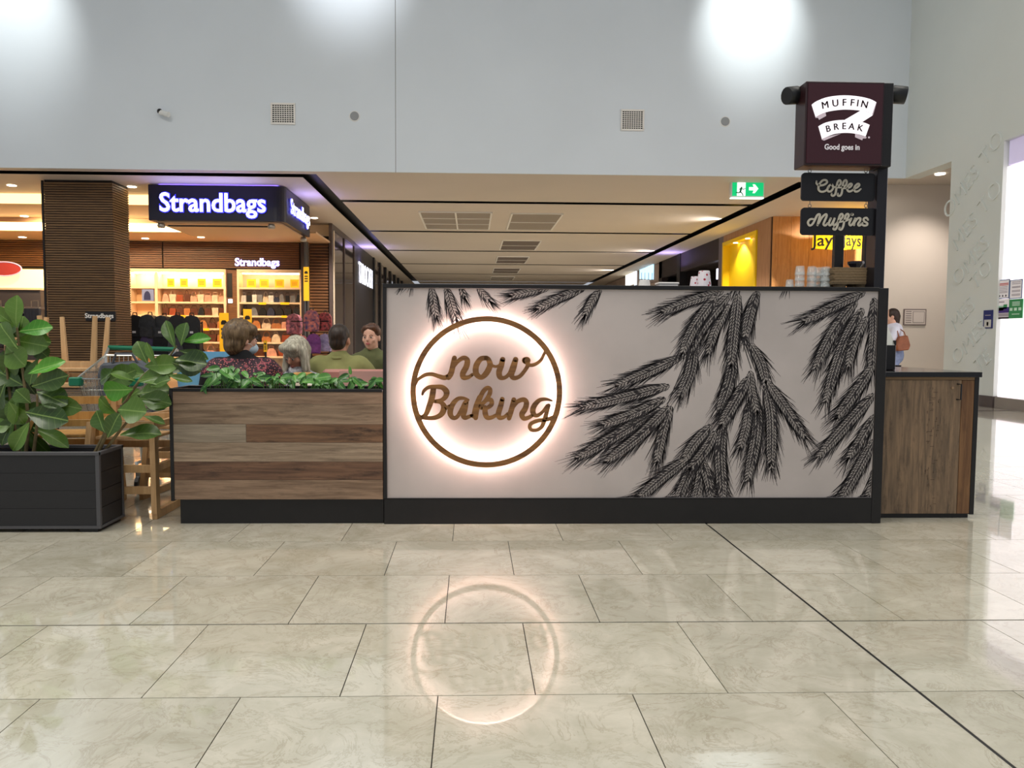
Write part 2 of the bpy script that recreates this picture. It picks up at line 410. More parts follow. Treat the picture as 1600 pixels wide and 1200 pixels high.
def wall_speaker(px, py, label):
    c = at(px, py, WALLY); t = thing('wall_speaker', label, 'speaker', (c.x, WALLY, c.z), 0, 'round speakers high on the white wall')
    def disc(name, r0, r1, y0, y1, m_):
        g = G().lathe([(r0, 0), (r1, y1-y0)], 24)
        o = g.obj(name, m_, t, bevel=0); o.rotation_euler.x = R(90); o.location.y = y1; return o
    disc('rim', .105, .095, 0, -.001+.012, white_m).location.y = -.001
    disc('grille', .085, .075, 0, .014, mat('speaker_grille', (150, 152, 154), .6)).location.y = -.012
wall_speaker(554, 181.5, 'round grey wall speaker beside the left air grille')
wall_speaker(1133, 190, 'round grey wall speaker beside the right air grille')
c = at(258, 178, WALLY)
t = thing('security_camera', 'tiny black and white security camera on the upper left wall', 'camera', (c.x, WALLY, c.z))
G().lathe([(.05, 0), (.05, .02), (.03, .04)], 14).obj('mount', white_m, t).rotation_euler.x = R(90)
G().tube([(0, -.03, 0), (.03, -.12, -.04)], .018, 8).obj('arm', white_m, t)
G().tube([(-.05, -.12, .0), (.13, -.17, -.06)], .05, 10).obj('camera_body', white_m, t)
G().sphere((-.05, -.125, .01), .052).obj('lens', black_m, t, smooth=True)

# --- exit sign
a, b = at(1144, 306, 15.75), at(1193, 284, 15.75); w_, h_ = b.x-a.x, b.z-a.z
t = thing('exit_sign', 'green running man exit sign with white arrow under the soffit', 'sign', (a.x, 15.75, a.z))
bx('housing', -.03, w_+.02, 0, .1, -.03, h_+.03, white_m, t)
bx('hanger', w_/2-.03, w_/2+.03, .03, .07, h_+.03, H-a.z-.002, white_m, t)
bx('green_face', 0, w_, -.006, 0, 0, h_, mat('exit_green', (0, 176, 104), .5, emit=1.0), t)
exw = mat('exit_white', (235, 255, 245), .5, emit=1.0)
bx('door_pictogram', w_*.15, w_*.42, -.010, -.006, 0, h_, exw, t)
g = G(); S = lambda x, y: Vector((x*w_/480., -.012, (205-y)*h_/205.))
for st in ([(140, 85, 22), (130, 120, 26), (120, 150, 26)], [(120, 150, 16), (100, 160, 14), (60, 158, 14)], [(124, 150, 16), (150, 170, 14), (165, 200, 12)], [(135, 95, 12), (165, 110, 10), (195, 100, 10)], [(130, 95, 12), (105, 115, 10)]):
    ribbon(g, st, S, (0, .002, 0), 3)
g.obj('running_man', mat('exit_green_dark', (0, 96, 62), .5, emit=.2), t)
g = G(); g.prism([(290, 80), (330, 80), (310, 40), (345, 40), (400, 100), (345, 165), (310, 165), (330, 125), (255, 125), (255, 80)], (w_/480., 0, 0), (0, 0, -h_/205.), (0, .003, 0), (0, -.012, h_))
g.obj('arrow', exw, t)
bx('light_bar', -.02, w_+.01, -.01, .09, -.05, -.03, mat('exit_glow', (225, 255, 240), .5, emit=1.6), t)

# --- lit shopfront on the right wall, with its posters
lb_m = mat('backlit_white_panel', (250, 246, 250), .4, emit=1.0, ecol=(250, 240, 246))
s1 = thing('backlit_panel', 'tall glowing white panel filling the right wall opening', 'panel', (RX+.05, 8.2, 0))
for i in range(7):
    y1 = 4.1-i*1.17; bx('light_panel', 0, .05, y1-1.166, y1, .19, 3.9, lb_m, s1)
bx('header', .02, .06, -4.1, 4.1, 3.92, H+.012, mat('lilac_header', (214, 204, 236), .4, emit=.25), s1)
bx('plinth', -.045, .06, -4.1, 4.1, 0, .185, mat('brushed_plinth', (168, 160, 152), .3, metal=.5), s1)
bx('backing', .06, .2, -4.1, 4.1, 0, H, white_m, s1)
def yz(px, py): v = atx(px, py, RX+.045); return v.y, v.z
def poster(px0, px1, py0, py1, base, items, name, label, cat='poster', group='notices on the glowing panel', X=RX+.045):
    y1, z1 = atx(px0, py0, X).y, atx(px0, py0, X).z; q = atx(px1, py1, X); y0, z0 = q.y, q.z
    t = thing(name, label, cat, (X, y0, z0), 0, group)
    W_, H_ = y1-y0, z1-z0
    bx('sheet', -.012, 0, 0, W_, 0, H_, base, t)
    for (u0, u1, v0, v1, m_, nm) in items:     # u along reading direction (far to near), v up
        bx(nm, -.014, -.012, W_*(1-u1), W_*(1-u0), H_*v0, H_*v1, m_, t)
pap = mat('paper_white', (238, 232, 234), .6, emit=.12); blue_l = mat('poster_blue', (96, 122, 168), .5); red_l = mat('poster_red_text', (206, 92, 84), .6)
gre_l = mat('poster_green', (58, 150, 92), .5); txt_l = mat('poster_grey_text', (176, 166, 176), .6); prp = mat('poster_purple', (64, 36, 128), .5); blk_l = mat('poster_black', (40, 30, 40), .5)
frame4 = [(0, 1, 0, .04, blue_l, 'border'), (0, 1, .96, 1, blue_l, 'border'), (0, .06, 0, 1, blue_l, 'border'), (.94, 1, 0, 1, blue_l, 'border')]
poster(1559, 1578, 438, 466, pap, frame4+[(.15, .9, .76, .81, red_l, 'text_line'), (.15, .9, .69, .73, red_l, 'text_line')]+[(.2, .85, v, v+.03, txt_l, 'text_line') for v in (.6, .52, .44, .36, .3)]+[(u, u+.08, .1, .2, blk_l, 'pictogram') for u in (.22, .46, .7)], 'notice_poster', 'white notice with red heading and blue border on glowing panel')
poster(1579, 1598, 438, 466, pap, frame4+[(.2, .85, v, v+.035, txt_l, 'text_line') for v in (.86, .77, .62, .57, .42, .36, .22, .16)], 'notice_poster', 'plain white text notice with blue border on glowing panel')
poster(1557, 1577, 468, 498, pap, [(0, 1, .3, .58, prp, 'purple_band'), (0, 1, 0, .09, blk_l, 'dark_band'), (0, 1, .12, .28, txt_l, 'grey_band'), (.18, .62, .42, .66, mat('pale_green_print', (160, 208, 180), .5), 'card_picture'), (.6, .86, .5, .72, gre_l, 'card_picture'), (.1, .65, .82, .88, txt_l, 'text_line')], 'notice_poster', 'purple and white notice below the red-headed one')
poster(1578, 1598, 468, 497, gre_l, [(u, u+.2, .4, .55, mat('poster_mint', (216, 244, 226), .5), 'icon') for u in (.08, .4, .72)]+[(.25, .8, v, v+.04, mat('poster_mint', (216, 244, 226), .5), 'text_line') for v in (.82, .74, .66, .2)], 'notice_poster', 'green notice with three white icons on glowing panel')
poster(1538, 1551, 485, 513, mat('plaque_navy', (34, 44, 110), .4), [(.12, .88, .06, .48, mat('plaque_pale', (206, 204, 198), .5), 'pale_field'), (.4, .6, .15, .35, blk_l, 'pictogram'), (.2, .8, .7, .74, txt_l, 'text_line')], 'wall_plaque', 'small navy blue plaque on the raised letter wall', 'plaque', None, RX-.001)
# raised letters on the pillar wall
rl = thing('raised_lettering', 'white raised diagonal lettering on the pale pillar wall', 'lettering', (RX, 13.0, 0))
for i, (txt_, yy, zz, s_) in enumerate((('OMES TO', 13.1, 3.9, .42), ('MES TO', 12.95, 3.2, .42), ('OMES', 13.05, 2.45, .42), ('TO', 12.75, 2.2, .4), ('MES', 13.2, 1.55, .4), ('OMES', 13.0, 1.05, .4), ('TE', 12.62, .75, .38))):
    a_ = R(38)
    text('letter_row', txt_, s_, white_wall2, rl, (-.0095, yy-13.0, zz), (0, -math.cos(a_), math.sin(a_)), (0, math.sin(a_), math.cos(a_)), extrude=.009, offset=-.004)
# framed evacuation plan on the recess wall
a, b = at(1411, 508, 15.77), at(1447, 483, 15.77)
t = thing('wall_plan', 'framed evacuation plan on the beige recess wall', 'sign', (a.x, 15.775, a.z)); w_, h_ = b.x-a.x, b.z-a.z
bx('frame', 0, w_, -.02, 0, 0, h_, mat('plan_frame', (120, 104, 100), .4), t)
bx('sheet', .02, w_-.02, -.023, -.02, .02, h_-.02, mat('plan_sheet', (214, 200, 190), .6), t)
for i in range(6): bx('text_line', .04, .16, -.025, -.023, .05+i*.045, .066+i*.045, mat('plan_ink', (130, 116, 112), .6), t)
bx('plan_drawing', .19, w_-.04, -.025, -.023, .05, h_-.05, mat('plan_ink', (130, 116, 112), .6), t)
bx('plan_field', .2, w_-.05, -.027, -.025, .06, h_-.06, mat('plan_sheet', (214, 200, 190), .6), t)
# downlight in the recess soffit
c = atz(1469, 271, H)
tag(G().lathe([(.09, 0), (.09, .02)], 20, (c.x, c.y, H-.021)).obj('downlight', mat('downlight_glow', (255, 246, 230), .5, emit=4)), 'round white downlight in the recess soffit by the right wall', 'light')
light('recess_downlight', 'SPOT', (c.x+.3, 14.6, H-.05), 190, (1, .92, .85), (c.x+.2, 15.7, .6), radius=.06, angle=100, blend=1.)
# ================================================================== kiosk
def settle(root):
    L_ = Vector(root.location)
    for ch in root.children: ch.location = Vector(ch.location)-L_
    return root
def woodmat(name, light_, dark_, axis='X', scale=5., rough=.55, stain=.0, contrast=1.):
    if name in _M: return _M[name]
    mt = bpy.data.materials.new(name); mt.use_nodes = True; nt = mt.node_tree; L = nt.links.new; N = nt.nodes.new
    b = nt.nodes['Principled BSDF']; b.inputs['Roughness'].default_value = rough
    tc = N('ShaderNodeTexCoord'); mp = N('ShaderNodeMapping'); s = {'X': (.6, 9, 9), 'Z': (9, 9, .6), 'Y': (9, .6, 9)}[axis]; mp.inputs['Scale'].default_value = s
    oi = N('ShaderNodeObjectInfo'); ml = N('ShaderNodeMath'); ml.operation = 'MULTIPLY'; ml.inputs[1].default_value = 23.; L(oi.outputs['Random'], ml.inputs[0])
    cb = N('ShaderNodeCombineXYZ')
    for i in range(3): L(ml.outputs[0], cb.inputs[i])
    L(cb.outputs[0], mp.inputs['Location']); L(tc.outputs['Object'], mp.inputs['Vector'])
    n1 = N('ShaderNodeTexNoise'); n1.inputs['Scale'].default_value = scale; n1.inputs['Detail'].default_value = 8; n1.inputs['Roughness'].default_value = .65; n1.inputs['Distortion'].default_value = .6
    L(mp.outputs[0], n1.inputs['Vector'])
    r1 = N('ShaderNodeValToRGB'); e = r1.color_ramp.elements; e[0].position = .34; e[1].position = .66
    e[0].color = (*lin(dark_), 1); e[1].color = (*lin(light_), 1); L(n1.outputs['Fac'], r1.inputs['Fac'])
    out = r1.outputs[0]
    if stain:
        n2 = N('ShaderNodeTexNoise'); n2.inputs['Scale'].default_value = 2.2; n2.inputs['Detail'].default_value = 10; n2.inputs['Roughness'].default_value = .75
        mp2 = N('ShaderNodeMapping'); s2 = {'X': (2., 5, 9), 'Z': (9, 5, 2.), 'Y': (5, 2, 9)}[axis]; mp2.inputs['Scale'].default_value = s2
        L(cb.outputs[0], mp2.inputs['Location']); L(tc.outputs['Object'], mp2.inputs['Vector']); L(mp2.outputs[0], n2.inputs['Vector'])
        r2 = N('ShaderNodeValToRGB'); e = r2.color_ramp.elements; e[0].position = .52; e[0].color = (0, 0, 0, 1); e[1].position = .66; e[1].color = (stain, stain, stain, 1)
        L(n2.outputs['Fac'], r2.inputs['Fac'])
        mx = N('ShaderNodeMix'); mx.data_type = 'RGBA'; L(r2.outputs[0], mx.inputs[0]); L(out, mx.inputs[6]); mx.inputs[7].default_value = (*[v*.28 for v in lin(dark_)], 1); out = mx.outputs[2]
    L(out, b.inputs['Base Color'])
    bp = N('ShaderNodeBump'); bp.inputs['Strength'].default_value = .25; bp.inputs['Distance'].default_value = .004; L(n1.outputs['Fac'], bp.inputs['Height']); L(bp.outputs[0], b.inputs['Normal'])
    _M[name] = mt; return mt
YK = 4.49
black_k = mat('kiosk_black_laminate', (20, 18, 19), .42, var=.2, scale=14)
def Z(py, Y, px=900): return at(px, py, Y).z
def X(px, Y, py=600): return at(px, py, Y).x
kx0, kx1 = -.517, 2.405
zb, zt = .153, 1.388
kio = thing('kiosk_counter', 'long cafe kiosk counter front with black frame and wheat printed panel', 'counter', ((kx0+kx1)/2, YK+.3, 0))
bx('kickboard', kx0+.004, 2.462, YK+.004, YK+.06, .001, zb-.002, black_k, kio, .002)
bx('top_rail', kx0, kx1, YK, YK+.03, zt, zt+.024, black_k, kio, .002)
bx('stile', kx0, kx0+.022, YK, YK+.03, zb-.002, zt, black_k, kio, .002)
bx('bottom_rail', kx0+.022, kx1, YK+.002, YK+.03, zb-.002, zb+.002, black_k, kio)
bx('body', kx0+.01, 2.45, YK+.06, YK+.62, .002, zt-.02, black_k, kio)
bx('top_shelf', kx0, 2.40, YK+.03, YK+.62, zt-.02, zt+.004, mat('kiosk_shelf_black', (26, 25, 26), .25), kio)
# printed panel
pm = mat('pale_concrete_print', (180, 172, 170), .55, var=.10, scale=2.3, bump=.02)
PY = YK+.012
pan = bx('front_panel', kx0+.022, kx1, PY, PY+.03, zb+.002, zt, pm, kio)
pan['label'] = 'pale concrete panel printed with black wheat ears'
wg, wl = G(), G()
rnd = random.Random(11)
PX0, PX1 = kx0+.024, kx1-.002
def pz(x, y):
    v = at(x, y, PY); return (min(max(v.x, PX0), PX1), min(max(v.z, zb+.004), zt-.002))
def quadline(g, a, b, w0, w1, off):
    """thin tapered line between panel points given in photo coordinates"""
    (ax, az), (bx_, bz) = pz(*a), pz(*b); dx, dz = bx_-ax, bz-az; l = math.hypot(dx, dz)
    if l < .002: return
    nx, nz = -dz/l, dx/l; k = 4.5/1200/2
    vs = [(ax+nx*w0*k, PY-off, az+nz*w0*k), (ax-nx*w0*k, PY-off, az-nz*w0*k), (bx_-nx*w1*k, PY-off, bz-nz*w1*k), (bx_+nx*w1*k, PY-off, bz+nz*w1*k)]
    vs = [(min(max(v[0], PX0), PX1), v[1], min(max(v[2], zb+.004), zt-.002)) for v in vs]
    g.add(vs, [(0, 1, 2, 3)])
def leafshape(g, c, d, ln, wd, off):
    (px_, py_) = c; n = (-d[1], d[0])
    pts = [(px_-d[0]*ln*.5, py_-d[1]*ln*.5), (px_-d[0]*ln*.1+n[0]*wd*.5, py_-d[1]*ln*.1+n[1]*wd*.5), (px_+d[0]*ln*.5, py_+d[1]*ln*.5), (px_-d[0]*ln*.1-n[0]*wd*.5, py_-d[1]*ln*.1-n[1]*wd*.5)]
    q = [pz(*p) for p in pts]
    g.add([(a, PY-off, b) for a, b in q], [(0, 1, 2, 3)])
def ear(pts, wd, awn=1.0, layer=0):
    P = cat_rom(pts, 14); L_ = [0]
    for a, b in zip(P[:-1], P[1:]): L_.append(L_[-1]+math.hypot(b[0]-a[0], b[1]-a[1]))
    T = L_[-1]; o1 = .0006+layer*.00009; o2 = o1+.00004
    def ev(s):
        s = min(max(s, 0), T-1e-6); i = max(j for j in range(len(P)) if L_[j] <= s); i = min(i, len(P)-2)
        t = (s-L_[i])/max(1e-6, L_[i+1]-L_[i]); a, b = P[i], P[i+1]; l = math.hypot(b[0]-a[0], b[1]-a[1]) or 1
        return (a[0]+(b[0]-a[0])*t, a[1]+(b[1]-a[1])*t), ((b[0]-a[0])/l, (b[1]-a[1])/l)
    # dark under-shape as a strip
    K = max(6, int(T/7)); Lp, Rp = [], []
    for i in range(K+1):
        s = T*i/K; c, d = ev(s); u = i/K; h = wd*.34*(.5+.5*min(1, u*5))*(1 if u < .75 else 1-.75*(u-.75)/.25)*(1+.14*math.sin(i*2.4))
        Lp.append(pz(c[0]-d[1]*h, c[1]+d[0]*h)); Rp.append(pz(c[0]+d[1]*h, c[1]-d[0]*h))
    wg.add([(a, PY-o1, b) for a, b in Lp]+[(a, PY-o1, b) for a, b in Rp], [(i, i+1, K+2+i, K+1+i) for i in range(K)])
    step = 5.2; n = int(T/step)
    for i in range(n):
        s = (i+.5)*step; u = s/T; taper = (.65+.35*min(1, u*5))*(1 if u < .75 else 1-.6*(u-.75)/.25)
        for sd in (-1, 1):
            for row, (o_, ang, ln, w_) in enumerate(((.12, .34, 8.2, 1.9), (.31, .50, 8.0, 1.8))):
                c, d = ev(s+(2.1 if sd > 0 else 0)+row*1.5); nrm = (-d[1]*sd, d[0]*sd)
                pt = (c[0]+nrm[0]*wd*o_*taper, c[1]+nrm[1]*wd*o_*taper)
                a_ = ang+rnd.uniform(-.12, .12); dd = (d[0]*math.cos(a_)+nrm[0]*math.sin(a_), d[1]*math.cos(a_)+nrm[1]*math.sin(a_))
                leafshape(wg, (pt[0]+dd[0]*.8, pt[1]+dd[1]*.8), dd, ln*1.35, w_*2.2, o1+.00002)
                if rnd.random() < .93: leafshape(wl, pt, dd, ln*rnd.uniform(.8, 1.1), w_*rnd.uniform(.6, 1.1), o2)
        # awns
        if u > .05:
            for sd in (-1, 1):
                for rep in range(3):
                    if rnd.random() < .12: continue
                    c, d = ev(s); nrm = (-d[1]*sd, d[0]*sd)
                    pt = (c[0]+nrm[0]*wd*.38*taper, c[1]+nrm[1]*wd*.38*taper); a_ = rnd.uniform(.08, .34); ln = awn*rnd.uniform(16, 40)
                    dd = (d[0]*math.cos(a_)+nrm[0]*math.sin(a_), d[1]*math.cos(a_)+nrm[1]*math.sin(a_))
                    quadline(wg, pt, (pt[0]+dd[0]*ln, pt[1]+dd[1]*ln), 1.15, .3, o1)
    for j in range(16):
        c, d = ev(T*rnd.uniform(.84, 1)); a_ = rnd.uniform(-.36, .36); ln = awn*rnd.uniform(16, 38)
        dd = (d[0]*math.cos(a_)-d[1]*math.sin(a_), d[1]*math.cos(a_)+d[0]*math.sin(a_))
        quadline(wg, c, (c[0]+dd[0]*ln, c[1]+dd[1]*ln), 1.1, .25, o1)
c2 = lambda l: [(870+x/3.077, 440+y/3.077) for x, y in l]
c5 = lambda l: [(600+x/4.444, 445+y/4.444) for x, y in l]
EARS = [
 (c2([(965, 45), (930, 150), (905, 265)]), 19), (c2([(800, 45), (640, 95), (500, 150)]), 16), (c2([(830, 110), (760, 240), (725, 345)]), 15),
 (c2([(830, 60), (700, 220), (640, 340)]), 19), (c2([(770, 65), (660, 220), (600, 350)]), 19), (c2([(870, 60), (850, 250), (835, 410)]), 20),
 (c2([(600, 360), (450, 430), (280, 505)]), 17), (c2([(660, 320), (640, 440), (590, 550)]), 21), (c2([(520, 560), (380, 630), (220, 690)]), 17),
 (c2([(540, 500), (330, 555), (120, 605)]), 17), (c2([(550, 600), (510, 720), (480, 870)]), 17), (c2([(540, 600), (400, 740), (230, 870)]), 19),
 (c2([(500, 610), (300, 730), (95, 850)]), 19), (c2([(850, 350), (830, 480), (780, 625)]), 21), (c2([(930, 300), (980, 390), (1005, 490)]), 18),
 (c2([(930, 560), (910, 700), (880, 800)]), 16), (c2([(930, 430), (935, 520), (960, 620)]), 16), (c2([(920, 460), (860, 570), (790, 690)]), 20),
 (c2([(960, 560), (960, 730), (915, 960)]), 20), (c2([(1000, 500), (1030, 650), (1030, 900)]), 19), (c2([(1010, 480), (1100, 610), (1190, 745)]), 17),
 (c2([(740, 690), (660, 780), (610, 860)]), 18), (c2([(800, 670), (785, 830), (800, 1060)]), 21), (c2([(760, 720), (720, 800), (640, 900)]), 18),
 (c2([(660, 870), (610, 980), (575, 1060)]), 18), (c2([(700, 850), (690, 950), (665, 1060)]), 18), (c2([(700, 860), (730, 960), (748, 1060)]), 18), (c2([(630, 850), (520, 930), (385, 1050)]), 19),
 (c2([(1480, 50), (1330, 120), (1180, 195)]), 16), (c2([(1490, 170), (1430, 290), (1400, 410)]), 16), (c2([(1440, 90), (1330, 240), (1240, 420)]), 19),
 (c2([(1470, 130), (1380, 300), (1290, 580)]), 20), (c2([(1525, 80), (1525, 250), (1510, 430)]), 19), (c2([(1520, 400), (1430, 540), (1340, 660)]), 19),
 (c2([(1530, 640), (1460, 760), (1400, 850)]), 17), (c2([(1525, 540), (1400, 680), (1260, 840)]), 19), (c2([(1525, 760), (1450, 900), (1365, 1050)]), 19), (c2([(1530, 900), (1510, 990), (1490, 1040)]), 12),
 (c5([(330, 10), (345, 130), (365, 230)]), 13), (c5([(430, 10), (465, 130), (505, 250)]), 15), (c5([(650, 15), (700, 80), (740, 120)]), 11), (c5([(1140, 25), (1000, 50), (880, 80)]), 13),
 (c5([(1390, 25), (1220, 90), (1060, 170)]), 14), (c5([(1505, 25), (1440, 120), (1390, 220)]), 13), (c5([(530, 15), (545, 50), (555, 80)]), 10)]
for i, (p_, w_) in enumerate(EARS): ear(p_, w_, .8 if w_ < 15 else 1., i % 6)
for a, b, n in ((c5([(110, 20)])[0], c5([(80, 60)])[0], 9), (c2([(1110, 38)])[0], c2([(1105, 75)])[0], 7), (c2([(860, 40)])[0], c2([(840, 90)])[0], 12), (c5([(170, 20)])[0], c5([(150, 70)])[0], 6)):
    for j in range(n):
        e_ = rnd.uniform(-8, 8); quadline(wg, (a[0]+e_, a[1]), (b[0]+e_*1.6, b[1]+rnd.uniform(-4, 5)), 1.1, .3, .0006)
for st in (c2([(870, 245), (930, 340), (1000, 520)]), c2([(930, 300), (870, 250)]), c2([(880, 250), (935, 420)]), c2([(890, 260), (970, 470)]), c2([(905, 265), (985, 480)]), c2([(745, 685), (800, 650)]), c2([(600, 470), (560, 540)]), c2([(640, 330), (520, 620)])):
    for a, b in zip(st[:-1], st[1:]): quadline(wg, a, b, 1.6, 1.2, .0011)
wp = wg.obj('wheat_print', mat('print_ink', (38, 34, 38), .6), pan, fixn=False); wp['label'] = 'black printed wheat ears and awns'
wq = wl.obj('wheat_grain_print', mat('print_light', (160, 153, 150), .6), pan, fixn=False); wq['label'] = 'pale printed wheat grain strokes'

# tall corner post that carries the signs
bx('corner_post', kx1, 2.462, YK, YK+.03, .001, zt+.02, black_k, kio, .002)
settle(kio)
post = thing('sign_post', 'tall square black steel post rising at the right kiosk end', 'post', (2.42, YK+.09, 0))
bx('post_shaft', 2.388, 2.449, YK+.031, YK+.14, .001, 2.585, mat('post_black', (24, 22, 28), .35), post, .003)
settle(post)

# --- round wooden sign
RY = YK-.05
rc = at(760.3, 613, RY); rs = RY/FPX
wood_r = woodmat('walnut_sign_wood', (156, 108, 56), (98, 62, 30), 'X', 3., .45)
ring = thing('ring_sign', 'round backlit wooden sign reading now Baking on the wheat panel', 'sign', (rc.x, PY, rc.z))
R0, R1 = 110.6*rs, 119.0*rs; n = 96; g = G(); vs = []
for i in range(n):
    t_ = 2*math.pi*i/n
    for r_, y_ in ((R0, RY), (R1, RY), (R1, RY+.014), (R0, RY+.014)): vs.append((rc.x+r_*math.cos(t_), y_, rc.z+r_*math.sin(t_)))
fs = []
for i in range(n):
    a, b = i*4, ((i+1) % n)*4
    fs += [(a+j, a+(j+1) % 4, b+(j+1) % 4, b+j) for j in range(4)]
g.add(vs, fs); g.obj('ring', wood_r, ring)
m1 = lambda l, s=1.: [(640+x/6.667, 490+y/6.667, w__/6.667*s) for x, y, w__ in l]
to3 = lambda x, y: at(x, y, RY)
NOW = [[(55, 735, 40), (90, 685, 34), (160, 640, 40), (230, 632, 40), (300, 652, 45), (360, 668, 50), (405, 655, 55)],
 [(467, 462, 52), (452, 540, 58), (432, 620, 60), (405, 664, 58)],
 [(440, 580, 36), (500, 500, 42), (560, 463, 50), (600, 485, 58), (592, 550, 62), (556, 620, 62), (562, 664, 56), (610, 664, 42), (655, 635, 35)],
 [(800, 463, 50), (740, 474, 55), (694, 545, 62), (694, 625, 62), (745, 664, 52), (800, 620, 62), (838, 540, 60), (822, 480, 52), (800, 463, 48)],
 [(815, 470, 34), (845, 530, 34), (900, 552, 30), (950, 530, 30)],
 [(970, 478, 55), (955, 540, 60), (932, 610, 62), (944, 662, 56), (990, 668, 40), (1040, 625, 42), (1078, 540, 50), (1105, 478, 55)],
 [(1106, 480, 55), (1082, 570, 60), (1062, 640, 56), (1090, 672, 48), (1150, 652, 40), (1203, 590, 40), (1232, 535, 45), (1222, 490, 55)],
 [(1206, 488, 74), (1220, 490, 82)], [(1232, 532, 36), (1272, 538, 38), (1320, 522, 36), (1370, 482, 34), (1403, 418, 32), (1430, 370, 44)]]
BAK = [[(133, 842, 26), (150, 803, 36), (200, 768, 40), (280, 762, 44), (345, 772, 54), (384, 815, 62), (375, 865, 54), (330, 903, 44), (262, 915, 38)],
 [(248, 778, 58), (236, 860, 62), (206, 960, 60), (168, 1050, 50), (125, 1085, 44)],
 [(262, 915, 36), (325, 925, 44), (358, 972, 62), (338, 1040, 60), (280, 1080, 48), (200, 1090, 42), (110, 1075, 40), (60, 1035, 36)],
 [(612, 900, 26), (560, 882, 35), (500, 890, 44), (446, 950, 56), (422, 1030, 60), (446, 1083, 46), (490, 1080, 42), (530, 1020, 42), (575, 930, 44)],
 [(590, 918, 52), (576, 1000, 56), (560, 1060, 56), (582, 1086, 44), (645, 1062, 36)], [(368, 990, 40), (425, 962, 40)],
 [(688, 1085, 52), (700, 1000, 52), (722, 915, 50), (762, 820, 48), (808, 776, 46), (838, 790, 46), (832, 840, 48), (790, 908, 42), (735, 965, 38)],
 [(735, 965, 38), (800, 902, 44), (848, 902, 48), (852, 948, 48), (800, 985, 40), (745, 985, 36)],
 [(785, 980, 52), (788, 1040, 58), (808, 1082, 50), (850, 1084, 42), (905, 1058, 36)], [(662, 1070, 42), (690, 960, 46), (728, 870, 46)],
 [(966, 893, 50), (950, 960, 56), (926, 1040, 58), (938, 1085, 48), (985, 1078, 38), (1022, 1045, 34)],
 [(1086, 897, 50), (1070, 970, 56), (1046, 1050, 56), (1036, 1090, 48)],
 [(1058, 1005, 38), (1120, 922, 44), (1188, 897, 50), (1218, 928, 54), (1205, 990, 58), (1170, 1050, 58), (1192, 1093, 48), (1245, 1082, 40), (1285, 1055, 34)],
 [(1482, 908, 20), (1420, 892, 34), (1350, 905, 44), (1294, 970, 56), (1286, 1030, 56), (1322, 1064, 40), (1380, 1030, 34), (1436, 958, 34)],
 [(1450, 955, 38), (1430, 1030, 42), (1405, 1110, 44), (1380, 1175, 42), (1330, 1213, 36), (1270, 1212, 36), (1252, 1178, 40), (1272, 1142, 40), (1340, 1116, 40), (1420, 1106, 40), (1490, 1085, 42), (1535, 1045, 46)]]
for nm, STK in (('lettering_now', NOW), ('lettering_baking', BAK)):
    g = G()
    for i, s_ in enumerate(STK):
        e_ = .00015*(i % 5); ribbon(g, m1(s_), lambda x, y, e_=e_: at(x, y, RY+.0008+e_), (0, .012, 0), 7)
    g.obj(nm, wood_r, ring, fixn=False)
led = G().tube([(rc.x+(R0+.008)*math.cos(2*math.pi*i/64), RY+.02, rc.z+(R0+.008)*math.sin(2*math.pi*i/64)) for i in range(64)], .0055, 6, closed=True)
led.obj('led_strip', mat('led_warm_pink', (255, 236, 228), .5, emit=62, ecol=(255, 226, 214)), ring, smooth=True)
for a_ in (40, 140, 220, 320):
    x_, z_ = rc.x+(R0+R1)/2*math.cos(R(a_)), rc.z+(R0+R1)/2*math.sin(R(a_))
    G().tube([(x_, RY+.013, z_), (x_, PY, z_)], .004, 6).obj('standoff', grey_m, ring)
settle(ring)

# --- light box sign with the ribbon logo
SY = YK-.045
a, b = at(1256, 258, SY), at(1383, 128.5, SY)
sg = thing('lightbox_sign', 'square maroon cafe light box with white ribbon logo on the post', 'sign', ((a.x+b.x)/2, SY+.08, a.z))
bx('box', a.x, b.x, SY, SY+.14, a.z, b.z, mat('maroon_box', (38, 16, 20), .35), sg, .004)
bx('face', a.x+.012, b.x-.012, SY-.004, SY, a.z+.012, b.z-.012, mat('maroon_face', (52, 18, 26), .3, emit=.12), sg)
bx('side_channel', b.x, at(1396, 200, SY).x, SY+.01, SY+.14, a.z, b.z, black_k, sg, .003)
lg_w = mat('logo_white', (246, 240, 246), .5, emit=.62); lg_s = mat('logo_shade', (196, 180, 190), .5, emit=.25); lg_m = mat('logo_maroon', (74, 14, 28), .5)
lp = lambda x, y: (1250+x/11.43, 140+y/11.43)
def poly(name, pts, m_, off, parent):
    g = G(); f = [at(*lp(x, y), SY-off) for x, y in pts]
    g.add(f+[v+Vector((0, .0012, 0)) for v in f], [tuple(range(len(f))), tuple(range(2*len(f)-1, len(f)-1, -1))]+[(i, i+len(f), (i+1) % len(f)+len(f), (i+1) % len(f)) for i in range(len(f))])
    me_o = g.obj(name, m_, parent, fixn=False)
    bm = bmesh.new(); bm.from_mesh(me_o.data); bmesh.ops.triangulate(bm, faces=[f_ for f_ in bm.faces if len(f_.verts) > 4]); bmesh.ops.recalc_face_normals(bm, faces=bm.faces); bm.to_mesh(me_o.data); bm.free()
    return me_o
poly('ribbon_fold', [(275, 505), (285, 470), (455, 405), (468, 470), (340, 540), (325, 505)], lg_s, .0075, sg)
poly('ribbon_diagonal', [(1090, 370), (1310, 430), (1290, 465), (1110, 580), (790, 545)], lg_w, .0065, sg)
poly('ribbon_fold', [(1340, 210), (1368, 228), (1305, 450), (1285, 440)], lg_s, .008, sg)
